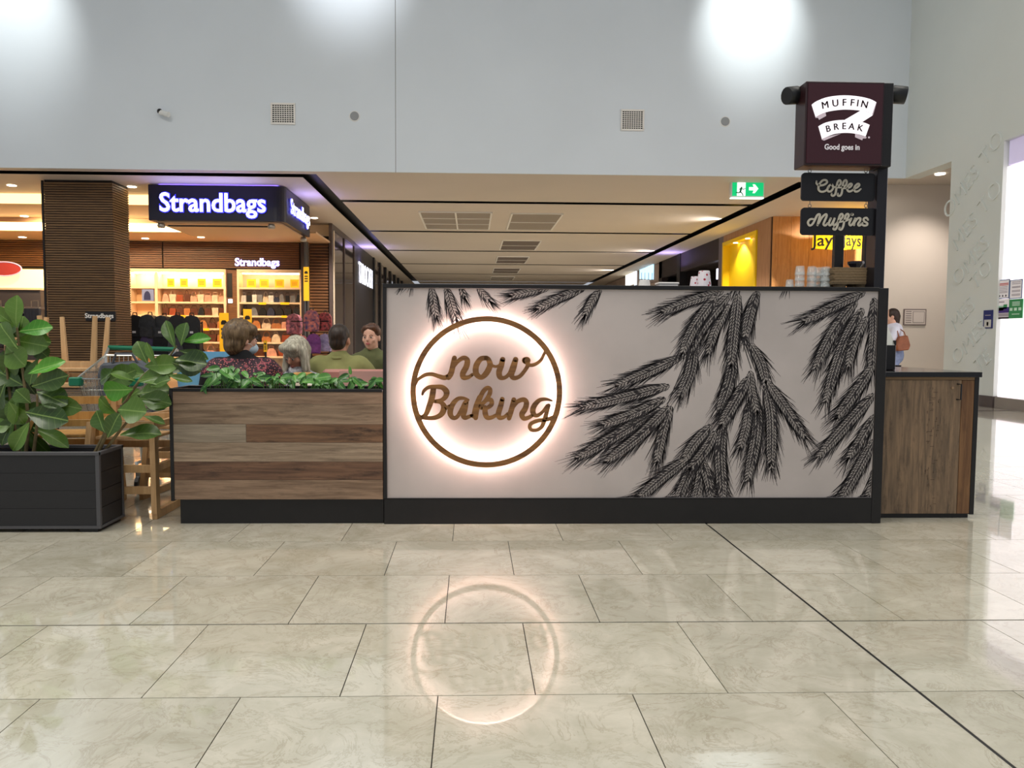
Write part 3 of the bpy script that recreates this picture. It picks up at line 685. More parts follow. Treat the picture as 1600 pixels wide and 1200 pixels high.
poly('ribbon_upper', cat_rom([(208, 270), (300, 205), (500, 132), (780, 102), (1050, 122), (1250, 168), (1362, 224)], 4)+cat_rom([(1292, 425), (1180, 390), (1000, 366), (780, 357), (560, 382), (400, 425), (278, 490)], 4), lg_w, .0085, sg)
poly('ribbon_fold', [(385, 890), (400, 860), (735, 785), (430, 912)], lg_s, .0085, sg)
poly('ribbon_fold', [(985, 785), (1190, 845), (1180, 872), (1125, 872), (1110, 905), (985, 850)], lg_s, .0075, sg)
poly('ribbon_lower', cat_rom([(328, 655), (450, 592), (620, 553), (800, 542), (1000, 557), (1150, 590), (1245, 630)], 4)+cat_rom([(1172, 835), (1000, 788), (800, 772), (600, 797), (392, 880)], 4), lg_w, .0095, sg)
for ch, x_, y_, a_, s_ in (('M', 450, 280, 12, 172), ('U', 632, 246, 6, 172), ('F', 792, 235, 2, 172), ('F', 935, 238, -4, 172), ('I', 1032, 246, -7, 172), ('N', 1152, 268, -12, 172),
                           ('B', 503, 702, 14, 160), ('R', 645, 668, 8, 160), ('E', 787, 655, 1, 160), ('A', 922, 662, -7, 160), ('K', 1075, 688, -13, 160)):
    c = at(*lp(x_, y_), SY-.0115); a_ = R(a_)
    for dx_ in (-.0009, 0, .0009): text('logo_letter', ch, s_/11.43*SY/FPX, lg_m, sg, c+Vector((dx_, 0, 0)), (math.cos(a_), 0, math.sin(a_)), (-math.sin(a_), 0, math.cos(a_)), .0006, 0.)
text('slogan', 'Good goes in', 136/11.43*SY/FPX, mat('slogan_grey', (200, 196, 200), .5, emit=.3), sg, at(*lp(752, 1030), SY-.0065), extrude=.0006, offset=.0012, sx=.86)
G().lathe([(.004, 0), (.006, .001)], 12).obj('registered_mark', lg_s, sg).matrix_local = Matrix.Translation(at(*lp(1230, 855), SY-.006)) @ Matrix.Rotation(R(90), 4, 'X')
for o in list(sg.children):
    if o.name.startswith('registered_mark'): pass
settle(sg)
# spotlights behind the box
def can(px, py, dx, label):
    c = at(px, py, SY+.12); t = thing('sign_spotlight', label, 'spotlight', c, 0, 'black spotlights on the sign post')
    G().lathe([(.0, -.055), (.04, -.05), (.052, -.02), (.05, .05), (.045, .052), (.0, .03)], 16).obj('lamp_head', mat('lamp_black', (22, 24, 26), .4), t, smooth=True).rotation_euler = (R(18), R(-100 if dx < 0 else 100), 0)
    G().tube([(0, 0, 0), (-dx*.07, -.02, 0)], .012, 8).obj('bracket', black_k, t)
can(1240, 149, -1, 'black spotlight sticking out left of the maroon light box')
can(1401, 148, 1, 'black spotlight sticking out right of the maroon light box')
# hanging boards
BY = YK+.05
letter_c = mat('board_lettering_beige', (188, 182, 168), .5)
def board(px0, px1, py0, py1, label, STK, nm):
    a, b = at(px0, py1, BY), at(px1, py0, BY); t = thing('hanging_board', label, 'sign', ((a.x+b.x)/2, BY, a.z), 0, 'black boards hanging under the light box')
    r_ = .02; pts = []
    for cx, cz, s0 in ((b.x-r_, b.z-r_, 0), (a.x+r_, b.z-r_, 90), (a.x+r_, a.z+r_, 180), (b.x-r_, a.z+r_, 270)):
        pts += [(cx+r_*math.cos(R(s0+k*22.5)), cz+r_*math.sin(R(s0+k*22.5))) for k in range(5)]
    G().prism(pts, (1, 0, 0), (0, 0, 1), (0, .014, 0), (0, BY, 0)).obj('panel', mat('board_black', (12, 11, 16), .4), t)
    g = G()
    for i, s_ in enumerate(STK):
        s3 = [(1250+q[0]/13.333, 270+q[1]/13.333, (q[2] if len(q) > 2 else 42)/13.333) for q in s_]
        e_ = .00012*(i % 5); ribbon(g, s3, lambda x, y, e_=e_: at(x, y, BY-.006+e_), (0, .004, 0), 6)
    g.obj(nm, letter_c, t, fixn=False)
    for px_ in (1266, 1354):
        c = at(px_, py0-4, BY); g = G().tube([(c.x+.009*math.cos(k*math.pi/5), BY+.007, c.z+.011*math.sin(k*math.pi/5)) for k in range(10)], .0022, 5, closed=True); g.obj('link', grey_m, t)
        G().tube([(c.x, BY+.007, b.z-.005), (c.x, BY+.007, c.z-.005)], .002, 5).obj('link', grey_m, t)
        G().tube([(c.x, BY+.007, c.z+.010), (c.x, BY+.007, c.z+.03)], .002, 5).obj('link', grey_m, t)
    settle(t)
board(1252, 1368, 271, 313.5, 'upper black hanging board lettered Coffee', [
 [(345, 172, 30), (350, 230, 40), (420, 262), (510, 245), (565, 195), (540, 152), (475, 158), (415, 220), (385, 300), (402, 370), (460, 395), (540, 370), (600, 300, 36)],
 [(655, 238), (605, 275), (570, 345), (598, 388), (650, 378), (692, 315), (675, 255), (655, 238)], [(688, 290, 34), (760, 302, 34)],
 [(755, 302), (832, 250), (852, 190), (822, 152), (782, 200), (760, 320), (740, 430), (702, 476), (662, 468), (662, 430, 32)],
 [(760, 305, 34), (870, 308, 34)], [(870, 308), (948, 265), (975, 190), (950, 152), (905, 200), (885, 320), (868, 430), (832, 478), (790, 468), (792, 430, 32)],
 [(890, 322, 32), (990, 320, 36), (1050, 292), (1082, 245), (1052, 226), (1002, 270), (984, 340), (1012, 385), (1062, 382), (1120, 345, 34)],
 [(1110, 345, 34), (1195, 302), (1238, 252), (1210, 228), (1152, 272), (1130, 340), (1152, 388), (1212, 382), (1268, 335, 30)]], 'lettering_coffee')
board(1251, 1369, 325.5, 367, 'lower black hanging board lettered Muffins', [
 [(278, 965, 40), (215, 968), (168, 1030), (195, 1095), (252, 1078), (302, 1000), (360, 885), (405, 862), (415, 900, 46), (390, 1010, 46), (368, 1090)],
 [(388, 1060, 34), (460, 930), (540, 862), (556, 905), (512, 1010), (492, 1075), (530, 1098), (580, 1050)],
 [(642, 950), (602, 1050), (622, 1096), (668, 1062), (722, 955)], [(722, 952), (692, 1050), (712, 1095), (770, 1050)],
 [(770, 1045), (845, 975), (895, 900), (872, 855), (832, 890), (800, 1000), (778, 1110), (740, 1178), (700, 1172), (706, 1135, 32)],
 [(790, 1035, 32), (900, 1012, 34)], [(890, 1010), (972, 968), (1018, 890), (992, 855), (952, 890), (925, 1000), (903, 1110), (865, 1180), (822, 1172), (830, 1138, 32)], [(915, 1020, 32), (1060, 960, 32)],
 [(1070, 952), (1030, 1050), (1052, 1095), (1100, 1060), (1150, 965)], [(1086, 866, 62), (1092, 868, 62)],
 [(1150, 952), (1128, 1090)], [(1138, 1040, 34), (1198, 955), (1252, 945), (1258, 990), (1212, 1068), (1240, 1100), (1300, 1050)],
 [(1418, 978), (1385, 938), (1332, 955), (1338, 1008), (1400, 1048), (1392, 1090), (1330, 1098), (1285, 1070, 34)]], 'lettering_muffins')

# --- planked divider planter
px0, px1 = -1.745, kx0
zt2 = .80
dv = thing('planked_planter', 'long weathered plank divider planter left of the kiosk', 'planter', ((px0+px1)/2, YK+.15, 0))
bx('kickboard', at(279, 800, YK).x, px1-.002, YK+.03, YK+.27, .001, zb-.005, black_k, dv)
bx('trough', px0+.02, px1-.002, YK+.02, YK+.29, zb-.005, zt2-.05, black_k, dv)
bx('end_panel', px0-.006, px0+.014, YK-.004, YK+.30, zb-.012, zt2, black_k, dv, .002)
bx('front_rim', px0+.014, px1-.002, YK-.004, YK+.02, zt2-.018, zt2, black_k, dv, .002)
bx('back_rim', px0+.014, px1-.002, YK+.27, YK+.30, zb, zt2, black_k, dv, .002)
bx('soil', px0+.03, px1-.01, YK+.022, YK+.268, zt2-.05, zt2-.03, mat('potting_soil', (48, 38, 30), .9, var=.4, scale=60), dv)
rows = [611, 631, 663, 691.5, 721.5, 750, 779]
cols = [((150, 124, 102), (108, 86, 68), .3), ((148, 126, 104), (102, 82, 64), .5), None, ((160, 140, 118), (114, 96, 78), .25), ((120, 88, 66), (74, 50, 36), .75), ((148, 122, 100), (104, 82, 64), .3)]
xm = at(384.6, 676, YK).x
for i in range(6):
    z1, z0 = Z(rows[i], YK, 430), Z(rows[i+1], YK, 430)
    if i == 0: z1 = zt2-.018
    if i == 5: z0 = zb-.004
    segs = [(px0+.014, px1-.002, cols[i])] if cols[i] else [(px0+.014, xm, ((154, 140, 122), (114, 102, 86), .15)), (xm, px1-.002, ((124, 92, 66), (74, 50, 34), .8))]
    for k, (x0, x1, (lc, dc, st)) in enumerate(segs):
        o = G().box(x0-(x0+x1)/2+.0006, x1-(x0+x1)/2-.0006, 0, .018, z0-(z0+z1)/2+.0006, z1-(z0+z1)/2-.0006).obj('plank', woodmat('reclaimed_plank_%d%d' % (i, k), lc, dc, 'X', 5., .6, st), dv, bevel=.0008)
        o.location = ((x0+x1)/2, YK, (z0+z1)/2)
settle(dv)

# --- side cabinet at the right end
CY_ = 4.62
cx0, cx1 = 2.49, at(1525, 700, CY_).x
cab = thing('side_cabinet', 'low weathered wood cabinet with black worktop right of the kiosk', 'cabinet', ((cx0+cx1)/2, CY_+.4, 0))
ztc = Z(589, CY_, 1450)
bx('worktop', cx0-.03, at(1532, 585, CY_).x, CY_-.02, CY_+.9, ztc, Z(581, CY_, 1450), mat('black_worktop', (16, 15, 17), .12), cab, .002)
bx('plinth', cx0, at(1512, 806, CY_+.02).x, CY_+.02, CY_+.86, .001, Z(803, CY_, 1450), black_k, cab)
zc0 = Z(803, CY_, 1450)
bx('body', cx0, cx1-.02, CY_+.02, CY_+.86, zc0, ztc, mat('cabinet_carcass', (70, 54, 40), .6), cab)
bx('end_panel', cx1-.026, cx1+.003, CY_-.002, CY_+.86, zc0-.004, ztc, black_k, cab, .002)
dw = woodmat('weathered_door_wood', (142, 116, 90), (84, 70, 56), 'Z', 4.2, .6, .6)
dx1 = at(1499, 700, CY_).x
zd = Z(594, CY_, 1450)
bx('top_strip', cx0, cx1-.027, CY_, CY_+.02, zd+.002, ztc, woodmat('pale_edge_wood', (140, 112, 80), (118, 92, 62), 'X', 4), cab)
door = bx('door', cx0, dx1-.002, CY_, CY_+.02, zc0+.002, zd, dw, cab, .001)
bx('filler_panel', dx1+.001, cx1-.027, CY_, CY_+.02, zc0+.002, zd, woodmat('warm_filler_wood', (128, 92, 58), (86, 56, 34), 'Z', 4, .6, .4), cab, .001)
hx = at(1498, 620, CY_).x; h0, h1 = Z(624, CY_, 1450), Z(600, CY_, 1450)
g = G().tube([(hx-.012, CY_, h0), (hx-.002, CY_-.025, h0), (hx-.002, CY_-.025, h1), (hx-.012, CY_, h1)], .005, 6); g.obj('handle', black_k, door)
G().lathe([(.009, 0), (.008, .004)], 12).obj('lock', mat('brass_lock', (170, 140, 110), .3, metal=.8), door).matrix_local = Matrix.Translation((at(1488, 606, CY_).x, CY_-.0005, Z(606, CY_, 1450))) @ Matrix.Rotation(R(90), 4, 'X')
# stencilled lettering marks printed on the door's middle boards
g = G(); rr = random.Random(3); xs0, xs1 = at(1446, 700, CY_).x, at(1466, 700, CY_).x
for i in range(46):
    z_ = rr.uniform(zc0+.03, zd-.03); x_ = rr.uniform(xs0, xs1-.01)
    if rr.random() < .55: g.box(x_, min(xs1, x_+rr.uniform(.012, .035)), CY_-.0006, CY_-.0001, z_, z_+.0022)
    else: g.box(x_, x_+.0025, CY_-.0006, CY_-.0001, z_, z_+rr.uniform(.008, .02))
g.obj('stencil_marks', mat('stencil_brown', (56, 36, 24), .6), door, fixn=False)
settle(cab)
# ================================================================== bag shop on the left
slat_w = woodmat('slat_wood', (128, 84, 48), (92, 58, 32), 'X', 4, .5)
slat_d = woodmat('slat_wood_dark', (132, 98, 60), (96, 70, 42), 'X', 4, .5)
cream = mat('shop_cream', (236, 214, 186), .5); gap_m = mat('slat_gap', (28, 18, 12), .8)
glow_w = mat('cove_glow', (255, 214, 150), .5, emit=2.6, ecol=(255, 206, 136))
shop_ceil = mat('shop_ceiling', (206, 168, 132), .6)
def slats(g, x0, x1, z0, z1, y, pitch=.05, th=.02, hgt=.034):
    z = z0+pitch/2
    while z < z1: g.box(x0, x1, y, y+th, z-hgt/2, z+hgt/2); z += pitch
# the slatted column
cl = thing('slatted_column', 'wide shop column clad in thin horizontal wooden slats', 'column', (-8.05, 16.5, 0))
X0, X1, Y0, Y1 = at(70, 400, 16.25).x, at(178, 400, 16.25).x, 16.25, 17.0
bx('core', X0+.02, X1-.02, Y0+.02, Y1, 0.001, H-.001, gap_m, cl)
g = G(); z = .03
while z < H-.03:
    g.box(X0, X1, Y0, Y1, z-.017, z+.017); z += .05
o = g.obj('slats', slat_d, cl, fixn=False); o['kind'] = 'stuff'
bx('corner_trim', X0-.03, X0+.01, Y0-.012, Y0+.03, .001, H-.02, mat('column_edge_black', (20, 14, 12), .5), cl)
settle(cl)
a, b = at(134, 501, 16.2), at(180, 487, 16.2)
t = thing('name_plate', 'small black shop name plate on the slatted column', 'sign', (a.x, 16.2, a.z))
bx('plate', 0, b.x-a.x, 0, .045, 0, b.z-a.z, mat('plate_black', (26, 22, 22), .4), t)
text('plate_lettering', 'Strandbags', .135, mat('plate_white', (220, 214, 206), .5, emit=.25), t, ((b.x-a.x)*.46, -.003, (b.z-a.z)*.52), extrude=.002, offset=.002)
# shell of the shop
SBY = 22.0
wb = struct(bx('wall_shop_back', -14, -3.95, SBY+.3, SBY+.4, 0, H, cream))
struct(bx('wall_shop_left', -14.2, -14, 16.3, SBY+.4, 0, H, cream))
g = G(); slats(g, -13.9, -9.75, 3.02, 3.74, SBY-.1, .06, .03, .045); slats(g, -9.7, -8.66, 3.02, 3.74, SBY-.1, .06, .03, .045); slats(g, -8.62, -4.86, 3.02, 3.74, SBY-.1, .06, .03, .045)
sb = thing('slat_bulkhead', 'horizontal wood slat bulkhead above the bag shelves', 'wall panel', (-8, SBY, 3.02))
bx('backing', -13.95, -4.82, SBY-.07, SBY+.28, 3.0, 3.745, gap_m, sb); g.obj('slats', slat_w, sb, fixn=False)['kind'] = 'stuff'
settle(sb)
c1 = struct(bx('ceiling_shop_front', -14, -5.2, 17.9, 20.0, 4.08, 4.12, shop_ceil))
struct(bx('ceiling_shop_rear', -14, -4.0, 20.0, SBY+.3, 3.75, 3.8, shop_ceil))
struct(bx('trim_3', -14, -5.2, 17.86, 17.9, 4.08, H-.001, glow_w))
struct(bx('trim_4', -14, -5.4, 19.96, 20.0, 3.76, 3.96, mat('cove_glow_bright', (255, 230, 180), .5, emit=5.5, ecol=(255, 222, 160))))
struct(bx('trim_5', -14, -5.4, 19.95, 20.0, 3.96, 4.08, shop_ceil))
dl_m = mat('downlight_warm', (255, 240, 210), .5, emit=9)
k = 0
DL = ['in the shop window ceiling, nearest the column', 'beside the slatted column top', 'left of the big shop sign', 'in the left shop window, above the lit shelf', 'below the cove left of the sign', 'under the shop sign, left one', 'under the shop sign, middle one', 'in the glass corner ceiling', 'just right of the shop sign']
for (px, py, z) in ((18, 284, H), (206, 287, H), (215, 308, H), (38, 338, 4.08), (35, 371, 3.75), (227, 373, 3.75), (314, 371, 3.75), (358, 364, 3.75), (491, 341, H)):
    if z == H and py < 300: c = at(px, py, 16.9); 
    else: c = atz(px, py, z-.01)
    G().lathe([(.0, 0), (.09, 0), (.09, .012)], 14, (0, 0, 0)).obj('downlight', dl_m, loc=(c.x, c.y, z-.0121))
    o = bpy.context.scene.collection.objects[-1]; tag(o, 'small round downlight '+DL[k], 'light', 'shop downlights'); k += 1
# shelving bays
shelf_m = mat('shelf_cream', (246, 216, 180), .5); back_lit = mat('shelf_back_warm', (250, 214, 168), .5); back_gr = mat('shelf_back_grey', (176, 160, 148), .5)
ORDS = ['top', 'second', 'third', 'fourth', 'fifth', 'bottom']
sy = [427, 449, 472, 493, 513, 534, 556]
def bay(px0, px1, dividers, backm, label):
    xa, xb = at(px0, 480, SBY).x, at(px1, 480, SBY).x
    t = thing('shelving_unit', label, 'shelf', ((xa+xb)/2, SBY, 0))
    ztop = Z(421, SBY, 340)
    bx('back', xa, xb, SBY+.26, SBY+.295, .001, ztop, backm, t)
    bx('side', xa-.06, xa, SBY-.12, SBY+.29, .001, ztop, shelf_m, t); bx('side', xb, xb+.06, SBY-.12, SBY+.29, .001, ztop, shelf_m, t)
    bx('header', xa, xb, SBY-.12, SBY+.26, ztop-.09, ztop, shelf_m, t)
    for y in sy[1:]:
        z = Z(y, SBY, 340); bx('shelf_board', xa, xb, SBY-.1, SBY+.255, z-.05, z, shelf_m, t)
    for d in dividers: x = at(d, 480, SBY).x; bx('divider', x-.04, x+.04, SBY-.11, SBY+.25, .002, ztop-.1, shelf_m, t)
    settle(t); return xa, xb
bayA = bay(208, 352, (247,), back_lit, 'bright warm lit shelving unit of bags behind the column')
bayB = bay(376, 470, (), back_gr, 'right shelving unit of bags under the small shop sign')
# shelf lights (warm strips under the headers)
for (x0, x1, e, nm, lb) in ((bayA[0], bayA[1], 9., 'shelf_light_a', 'warm light strip inside the left shelving unit'), (bayB[0], bayB[1], 3.2, 'shelf_light_b', 'warm light strip inside the right shelving unit')):
    o = bx('shelf_light', x0+.05, x1-.05, SBY+.02, SBY+.08, Z(421, SBY, 340)-.125, Z(421, SBY, 340)-.092, mat(nm, (255, 226, 170), .5, emit=e*6, ecol=(255, 218, 160))); tag(o, lb, 'light')
# pillar between the bays
xa, xb = bayA[1]+.06, bayB[0]-.06
t = thing('shop_pillar', 'narrow wooden pillar with a small screen between shelving units', 'pillar', ((xa+xb)/2, SBY, 0))
bx('post', xa, xb, SBY-.05, SBY+.29, .001, 2.98, slat_w, t); bx('dark_panel', xa+.02, xa+.16, SBY-.06, SBY-.05, 2.2, 2.88, black_m, t)
bx('screen', xa+.05, xa+.16, SBY-.08, SBY-.05, 2.05, 2.16, mat('screen_glow', (220, 240, 255), .4, emit=1.8), t)
settle(t)
# yellow price cards on the top shelf
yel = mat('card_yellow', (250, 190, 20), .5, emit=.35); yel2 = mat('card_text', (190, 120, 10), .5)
k = 0
for px0, px1 in ((262, 272.5), (282, 293.5), (309.5, 321.5), (333, 346.5), (386, 400), (406, 420), (430, 444), (454, 467)):
    a, b = at(px0, 449, SBY), at(px1, 435, SBY); nm = 'left' if k < 4 else 'right'
    t = thing('price_card', ORD[k % 4]+' yellow price card on the top shelf of the '+nm+' unit', 'card', ((a.x+b.x)/2, SBY-.02, Z(449, SBY, 340)), 0, 'yellow price cards on the top shelves'); k += 1
    w_ = (b.x-a.x)/2; bx('sheet', -w_, w_, 0, .012, 0, .235, yel, t)
    for j in range(3): bx('print_line', -w_*.65, w_*.65, -.003, 0, .07+j*.04, .085+j*.04, yel2, t)
# bags
def bag_mesh(kind):
    g = G(); h = G()
    if kind == 0:   # tote
        g.prism([(-.17, 0), (.17, 0), (.2, .26), (-.2, .26)], (1, 0, 0), (0, 0, 1), (0, .13, 0), (0, -.065, 0))
        h.tube([(-.1, -.05, .25), (-.08, -.05, .36), (0, -.05, .4), (.08, -.05, .36), (.1, -.05, .25)], .011, 5)
    elif kind == 1: # satchel with flap
        g.prism([(-.2, 0), (.2, 0), (.19, .2), (.15, .24), (-.15, .24), (-.19, .2)], (1, 0, 0), (0, 0, 1), (0, .12, 0), (0, -.06, 0)); g.box(-.18, .18, -.075, -.058, .1, .23)
        h.tube([(-.16, 0, .23), (-.12, 0, .33), (.12, 0, .33), (.16, 0, .23)], .01, 5)
    elif kind == 2: # rounded bowling bag
        g.prism([(.2*math.cos(R(k*20)), .02+.26*math.sin(R(k*20))) for k in range(0, 10)]+[(-.2, 0), (.2, 0)], (1, 0, 0), (0, 0, 1), (0, .15, 0), (0, -.075, 0))
        h.tube([(-.09, -.05, .24), (-.07, -.05, .34), (.07, -.05, .34), (.09, -.05, .24)], .011, 5)
    else:           # slouchy hobo
        g.prism([(-.19, 0), (.19, 0), (.21, .12), (.1, .2), (0, .17), (-.1, .2), (-.21, .12)], (1, 0, 0), (0, 0, 1), (0, .14, 0), (0, -.07, 0))
        h.tube([(-.18, 0, .13), (-.1, 0, .32), (0, 0, .37), (.1, 0, .32), (.18, 0, .13)], .013, 5)
    return g, h
KN = ['tote bag', 'flap satchel', 'rounded handbag', 'slouchy shoulder bag']
bag_cache = {}
def bag(kind, colname, rgb, loc, rotz, sc_, label, group):
    key = (kind, colname)
    if key not in bag_cache:
        g, h = bag_mesh(kind); mb = mat('leather_'+colname.replace(' ', '_'), rgb, .45, var=.25, scale=9)
        a = g.mesh('bag_body'); a.materials.append(mb); b = h.mesh('bag_handle'); b.materials.append(mb); bag_cache[key] = (a, b)
    t = thing('handbag', label, 'bag', loc, rotz, group); t.scale = (sc_, sc_, .82)
    inst('bag_body', bag_cache[key][0], t); inst('handle', bag_cache[key][1], t); return t
BC = {'tan': (190, 122, 70), 'brown': (96, 50, 28), 'black': (22, 20, 22), 'cream': (226, 204, 176), 'grey': (120, 122, 130), 'navy': (40, 46, 74), 'blush pink': (226, 164, 140), 'white': (228, 226, 224), 'rust': (160, 74, 36)}
PLAN = [('A', 1, 1, ['blush pink', 'cream', 'rust', 'brown', 'blush pink', 'cream', 'blush pink', 'cream', 'blush pink']), ('A', 2, 2, ['brown', 'rust', 'brown', 'tan', 'brown', 'black', 'brown', 'cream', 'brown']),
        ('A', 3, 3, ['black', 'tan', 'black', 'grey', 'tan', 'brown', 'tan']), ('A', 4, 4, ['tan', 'rust', 'brown', 'tan', 'rust', 'brown', 'tan']), ('A', 5, 5, ['brown', 'tan', 'rust', 'brown', 'blush pink', 'brown']),
        ('B', 1, 1, ['white', 'black', 'white', 'grey', 'cream', 'white', 'navy', 'grey', 'black', 'grey', 'black']), ('B', 2, 2, ['black', 'grey', 'black', 'navy', 'black', 'black', 'black']), ('B', 3, 3, ['brown', 'tan', 'cream', 'tan', 'blush pink', 'tan']),
        ('B', 4, 4, ['brown', 'black', 'tan', 'cream', 'rust', 'tan']), ('B', 5, 5, ['tan', 'brown', 'blush pink', 'rust', 'tan'])]
rb = random.Random(5)
for bay_, ci, si, cs in PLAN:
    xa, xb = (bayA if bay_ == 'A' else bayB)
    if bay_ == 'A': xa = at(250, 480, SBY).x+.05
    z = Z(sy[ci+1], SBY, 340); n_ = len(cs); pitch = (xb-xa)/n_
    for i, cn in enumerate(cs):
        kd = rb.randrange(4); u = 'left' if bay_ == 'A' else 'right'
        s_ = min(pitch/.42, .95)*rb.uniform(.9, 1)
        bag(kd, cn, BC[cn], (xa+pitch*(i+.5), SBY+.05, z+.001), rb.uniform(-.18, .18), s_, '%s %s, %s from left on %s shelf of %s unit' % (cn, KN[kd], ORD[i], ORDS[si], u), 'bags on the shop shelves')
# shelf edge sale strips
k = 0
for px0, px1, py in ((274, 290, 493.5), (404, 416, 473.5), (438, 452, 473.5), (296, 312, 514), (440, 448, 494), (318, 327, 514)):
    a, b = at(px0, py, SBY-.11), at(px1, py, SBY-.11)
    tag(bx('price_strip', a.x, b.x, SBY-.118, SBY-.105, a.z-.045, a.z+.02, yel), ['yellow strip on the third shelf edge, left unit', 'left yellow strip on the second shelf edge, right unit', 'right yellow strip on the second shelf edge, right unit', 'wide yellow strip on the fourth shelf edge, left unit', 'yellow strip on the third shelf edge, right unit', 'narrow yellow strip on the fourth shelf edge, left unit'][k], 'price strip', 'yellow shelf edge strips'); k += 1
# backpack poster on the shelf behind the column
a, b = at(222, 470, SBY-.121), at(240, 452, SBY-.121)
t = thing('backpack_poster', 'small blue poster of a backpack on the left shelves', 'poster', (a.x, SBY-.121, a.z))
bx('sheet', 0, b.x-a.x, 0, .02, 0, b.z-a.z, mat('poster_greyblue', (126, 138, 186), .5), t); g = G()
w_, h_ = b.x-a.x, b.z-a.z
g.prism([(w_*(.45+.28*math.cos(R(k_*30))), h_*(.35+.5*max(0, math.sin(R(k_*30))) if k_ < 7 else .08)) for k_ in range(7)]+[(w_*.17, h_*.08), (w_*.73, h_*.08)], (1, 0, 0), (0, 0, 1), (0, .004, 0), (0, -.005, 0)); g.obj('backpack_picture', mat('poster_navy', (36, 44, 92), .5), t)
# backpacks
def backpack_parts(rgb, name, floral=None):
    m_ = mat('backpack_'+name.replace(' ', '_'), rgb, .55, var=.3 if not floral else .9, scale=18 if not floral else 14, rgb2=floral, bump=.2)
    g = G(); pr = [(-.15, 0), (.15, 0), (.165, .2), (.15, .34), (.1, .42), (0, .45), (-.1, .42), (-.15, .34), (-.165, .2)]
    g.prism(pr, (1, 0, 0), (0, 0, 1), (0, .16, 0), (0, -.08, 0)); a = g.mesh('pack_body'); a.materials.append(m_)
    g = G().prism([(-.11, .03), (.11, .03), (.12, .12), (.1, .21), (-.1, .21), (-.12, .12)], (1, 0, 0), (0, 0, 1), (0, .06, 0), (0, -.13, 0)); b = g.mesh('front_pocket'); b.materials.append(m_)
    g = G().tube([(-.04, .05, .43), (-.03, .05, .49), (.03, .05, .49), (.04, .05, .43)], .012, 5).tube([(-.09, .08, .4), (-.13, .13, .25), (-.1, .08, .04)], .02, 5).tube([(.09, .08, .4), (.13, .13, .25), (.1, .08, .04)], .02, 5)
    c = g.mesh('straps'); c.materials.append(mat('strap_black', (18, 18, 20), .6)); d = G().box(-.03, .03, -.134, -.129, .1, .14).mesh('logo_patch'); d.materials.append(mat('patch_grey', (210, 210, 214), .5))
    return a, b, c, d
def backpack(parts, loc, rotz, s_, label, group, patch=False):
    t = thing('backpack', label, 'backpack', loc, rotz, group); t.scale = (s_,)*3
    inst('pack_body', parts[0], t); inst('front_pocket', parts[1], t); inst('straps', parts[2], t)
    if patch: inst('logo_patch', parts[3], t)
blk = backpack_parts((20, 20, 24), 'black'); nvy = backpack_parts((28, 40, 66), 'navy'); gry = backpack_parts((60, 62, 68), 'charcoal'); vio = backpack_parts((70, 58, 96), 'violet')
BPY = 18.6; rb = random.Random(8)
rk = thing('backpack_rack', 'low black display rack crowded with dark backpacks by the column', 'rack', (at(250, 520, BPY).x, BPY, 0))
xl, xr = at(184, 520, BPY).x, at(316, 520, BPY).x; cxr = (xl+xr)/2
for z_ in (.95, 1.42):
    G().tube([(xl-cxr, 0, z_), (xr-cxr, 0, z_)], .02, 6).obj('rail', black_m, rk)
for x_ in (xl, xr):
    G().tube([(x_-cxr, 0, .001), (x_-cxr, 0, 1.46)], .02, 6).obj('upright', black_m, rk); bx('foot', x_-cxr-.03, x_-cxr+.03, -.25, .25, .001, .04, black_m, rk)
for row, (z_, n_) in enumerate(((1.05, 6), (.62, 6))):
    for i in range(n_):
        p_, nm = ((blk, 'black') if rb.random() < .6 else (rb.choice([(nvy, 'navy'), (gry, 'charcoal'), (vio, 'violet')])))
        if row == 0 and i == 0: p_, nm = vio, 'violet'
        s_ = rb.uniform(1.2, 1.32)
        backpack(p_, (xl+(i+.5)*(xr-xl)/n_, BPY-.22, z_), rb.uniform(-.3, .3), s_, '%s backpack, %s from left in the %s row of the rack' % (nm, ORD[i], 'upper' if row == 0 else 'lower'), 'backpacks on the dark rack', rb.random() < .5)
fl = [('navy floral', (44, 48, 96), (214, 120, 100)), ('pink floral', (206, 120, 130), (60, 40, 60)), ('black floral', (28, 22, 28), (190, 80, 80)), ('purple', (112, 48, 120), None), ('lilac', (150, 140, 176), None)]
FP = {n_: backpack_parts(c_, n_, f_) for n_, c_, f_ in fl}
for nm, px, py, Y_, s_ in (('pink floral', 460, 522, 19.8, 1.15), ('navy floral', 487, 518, 19.4, 1.2), ('black floral', 508, 517, 19.8, 1.05), ('purple', 490, 552, 19.4, 1.1), ('lilac', 508, 549, 19.7, 1.0), ('black floral', 470, 551, 20, 1.0)):
    c = at(px, py, Y_); lbl = {'pink floral': 'pink floral backpack hanging on the stand in the shop entrance', 'navy floral': 'navy floral backpack at the top of the entrance stand', 'black floral': 'black floral backpack on the right of the entrance stand' if px > 500 else 'black floral backpack low on the left of the entrance stand', 'purple': 'plain purple backpack below the navy floral one', 'lilac': 'pale lilac backpack low beside the purple one'}[nm]
    backpack(FP[nm], (c.x, Y_, c.z), random.Random(px).uniform(-.3, .3), s_, lbl, 'backpacks on the entrance stand')
cst = at(487, 520, 19.75)
t = thing('display_stand', 'slim metal stand holding floral backpacks in the shop entrance', 'stand', (cst.x, 19.68, 0))
G().tube([(0, 0, .001), (0, 0, 1.75)], .025, 8).obj('pole', black_m, t); G().lathe([(.3, .001), (.28, .03)], 18).obj('base', black_m, t)
for z_ in (.95, 1.5): G().tube([(-.5, 0, z_), (.45, 0, z_)], .014, 6).obj('arm', black_m, t)
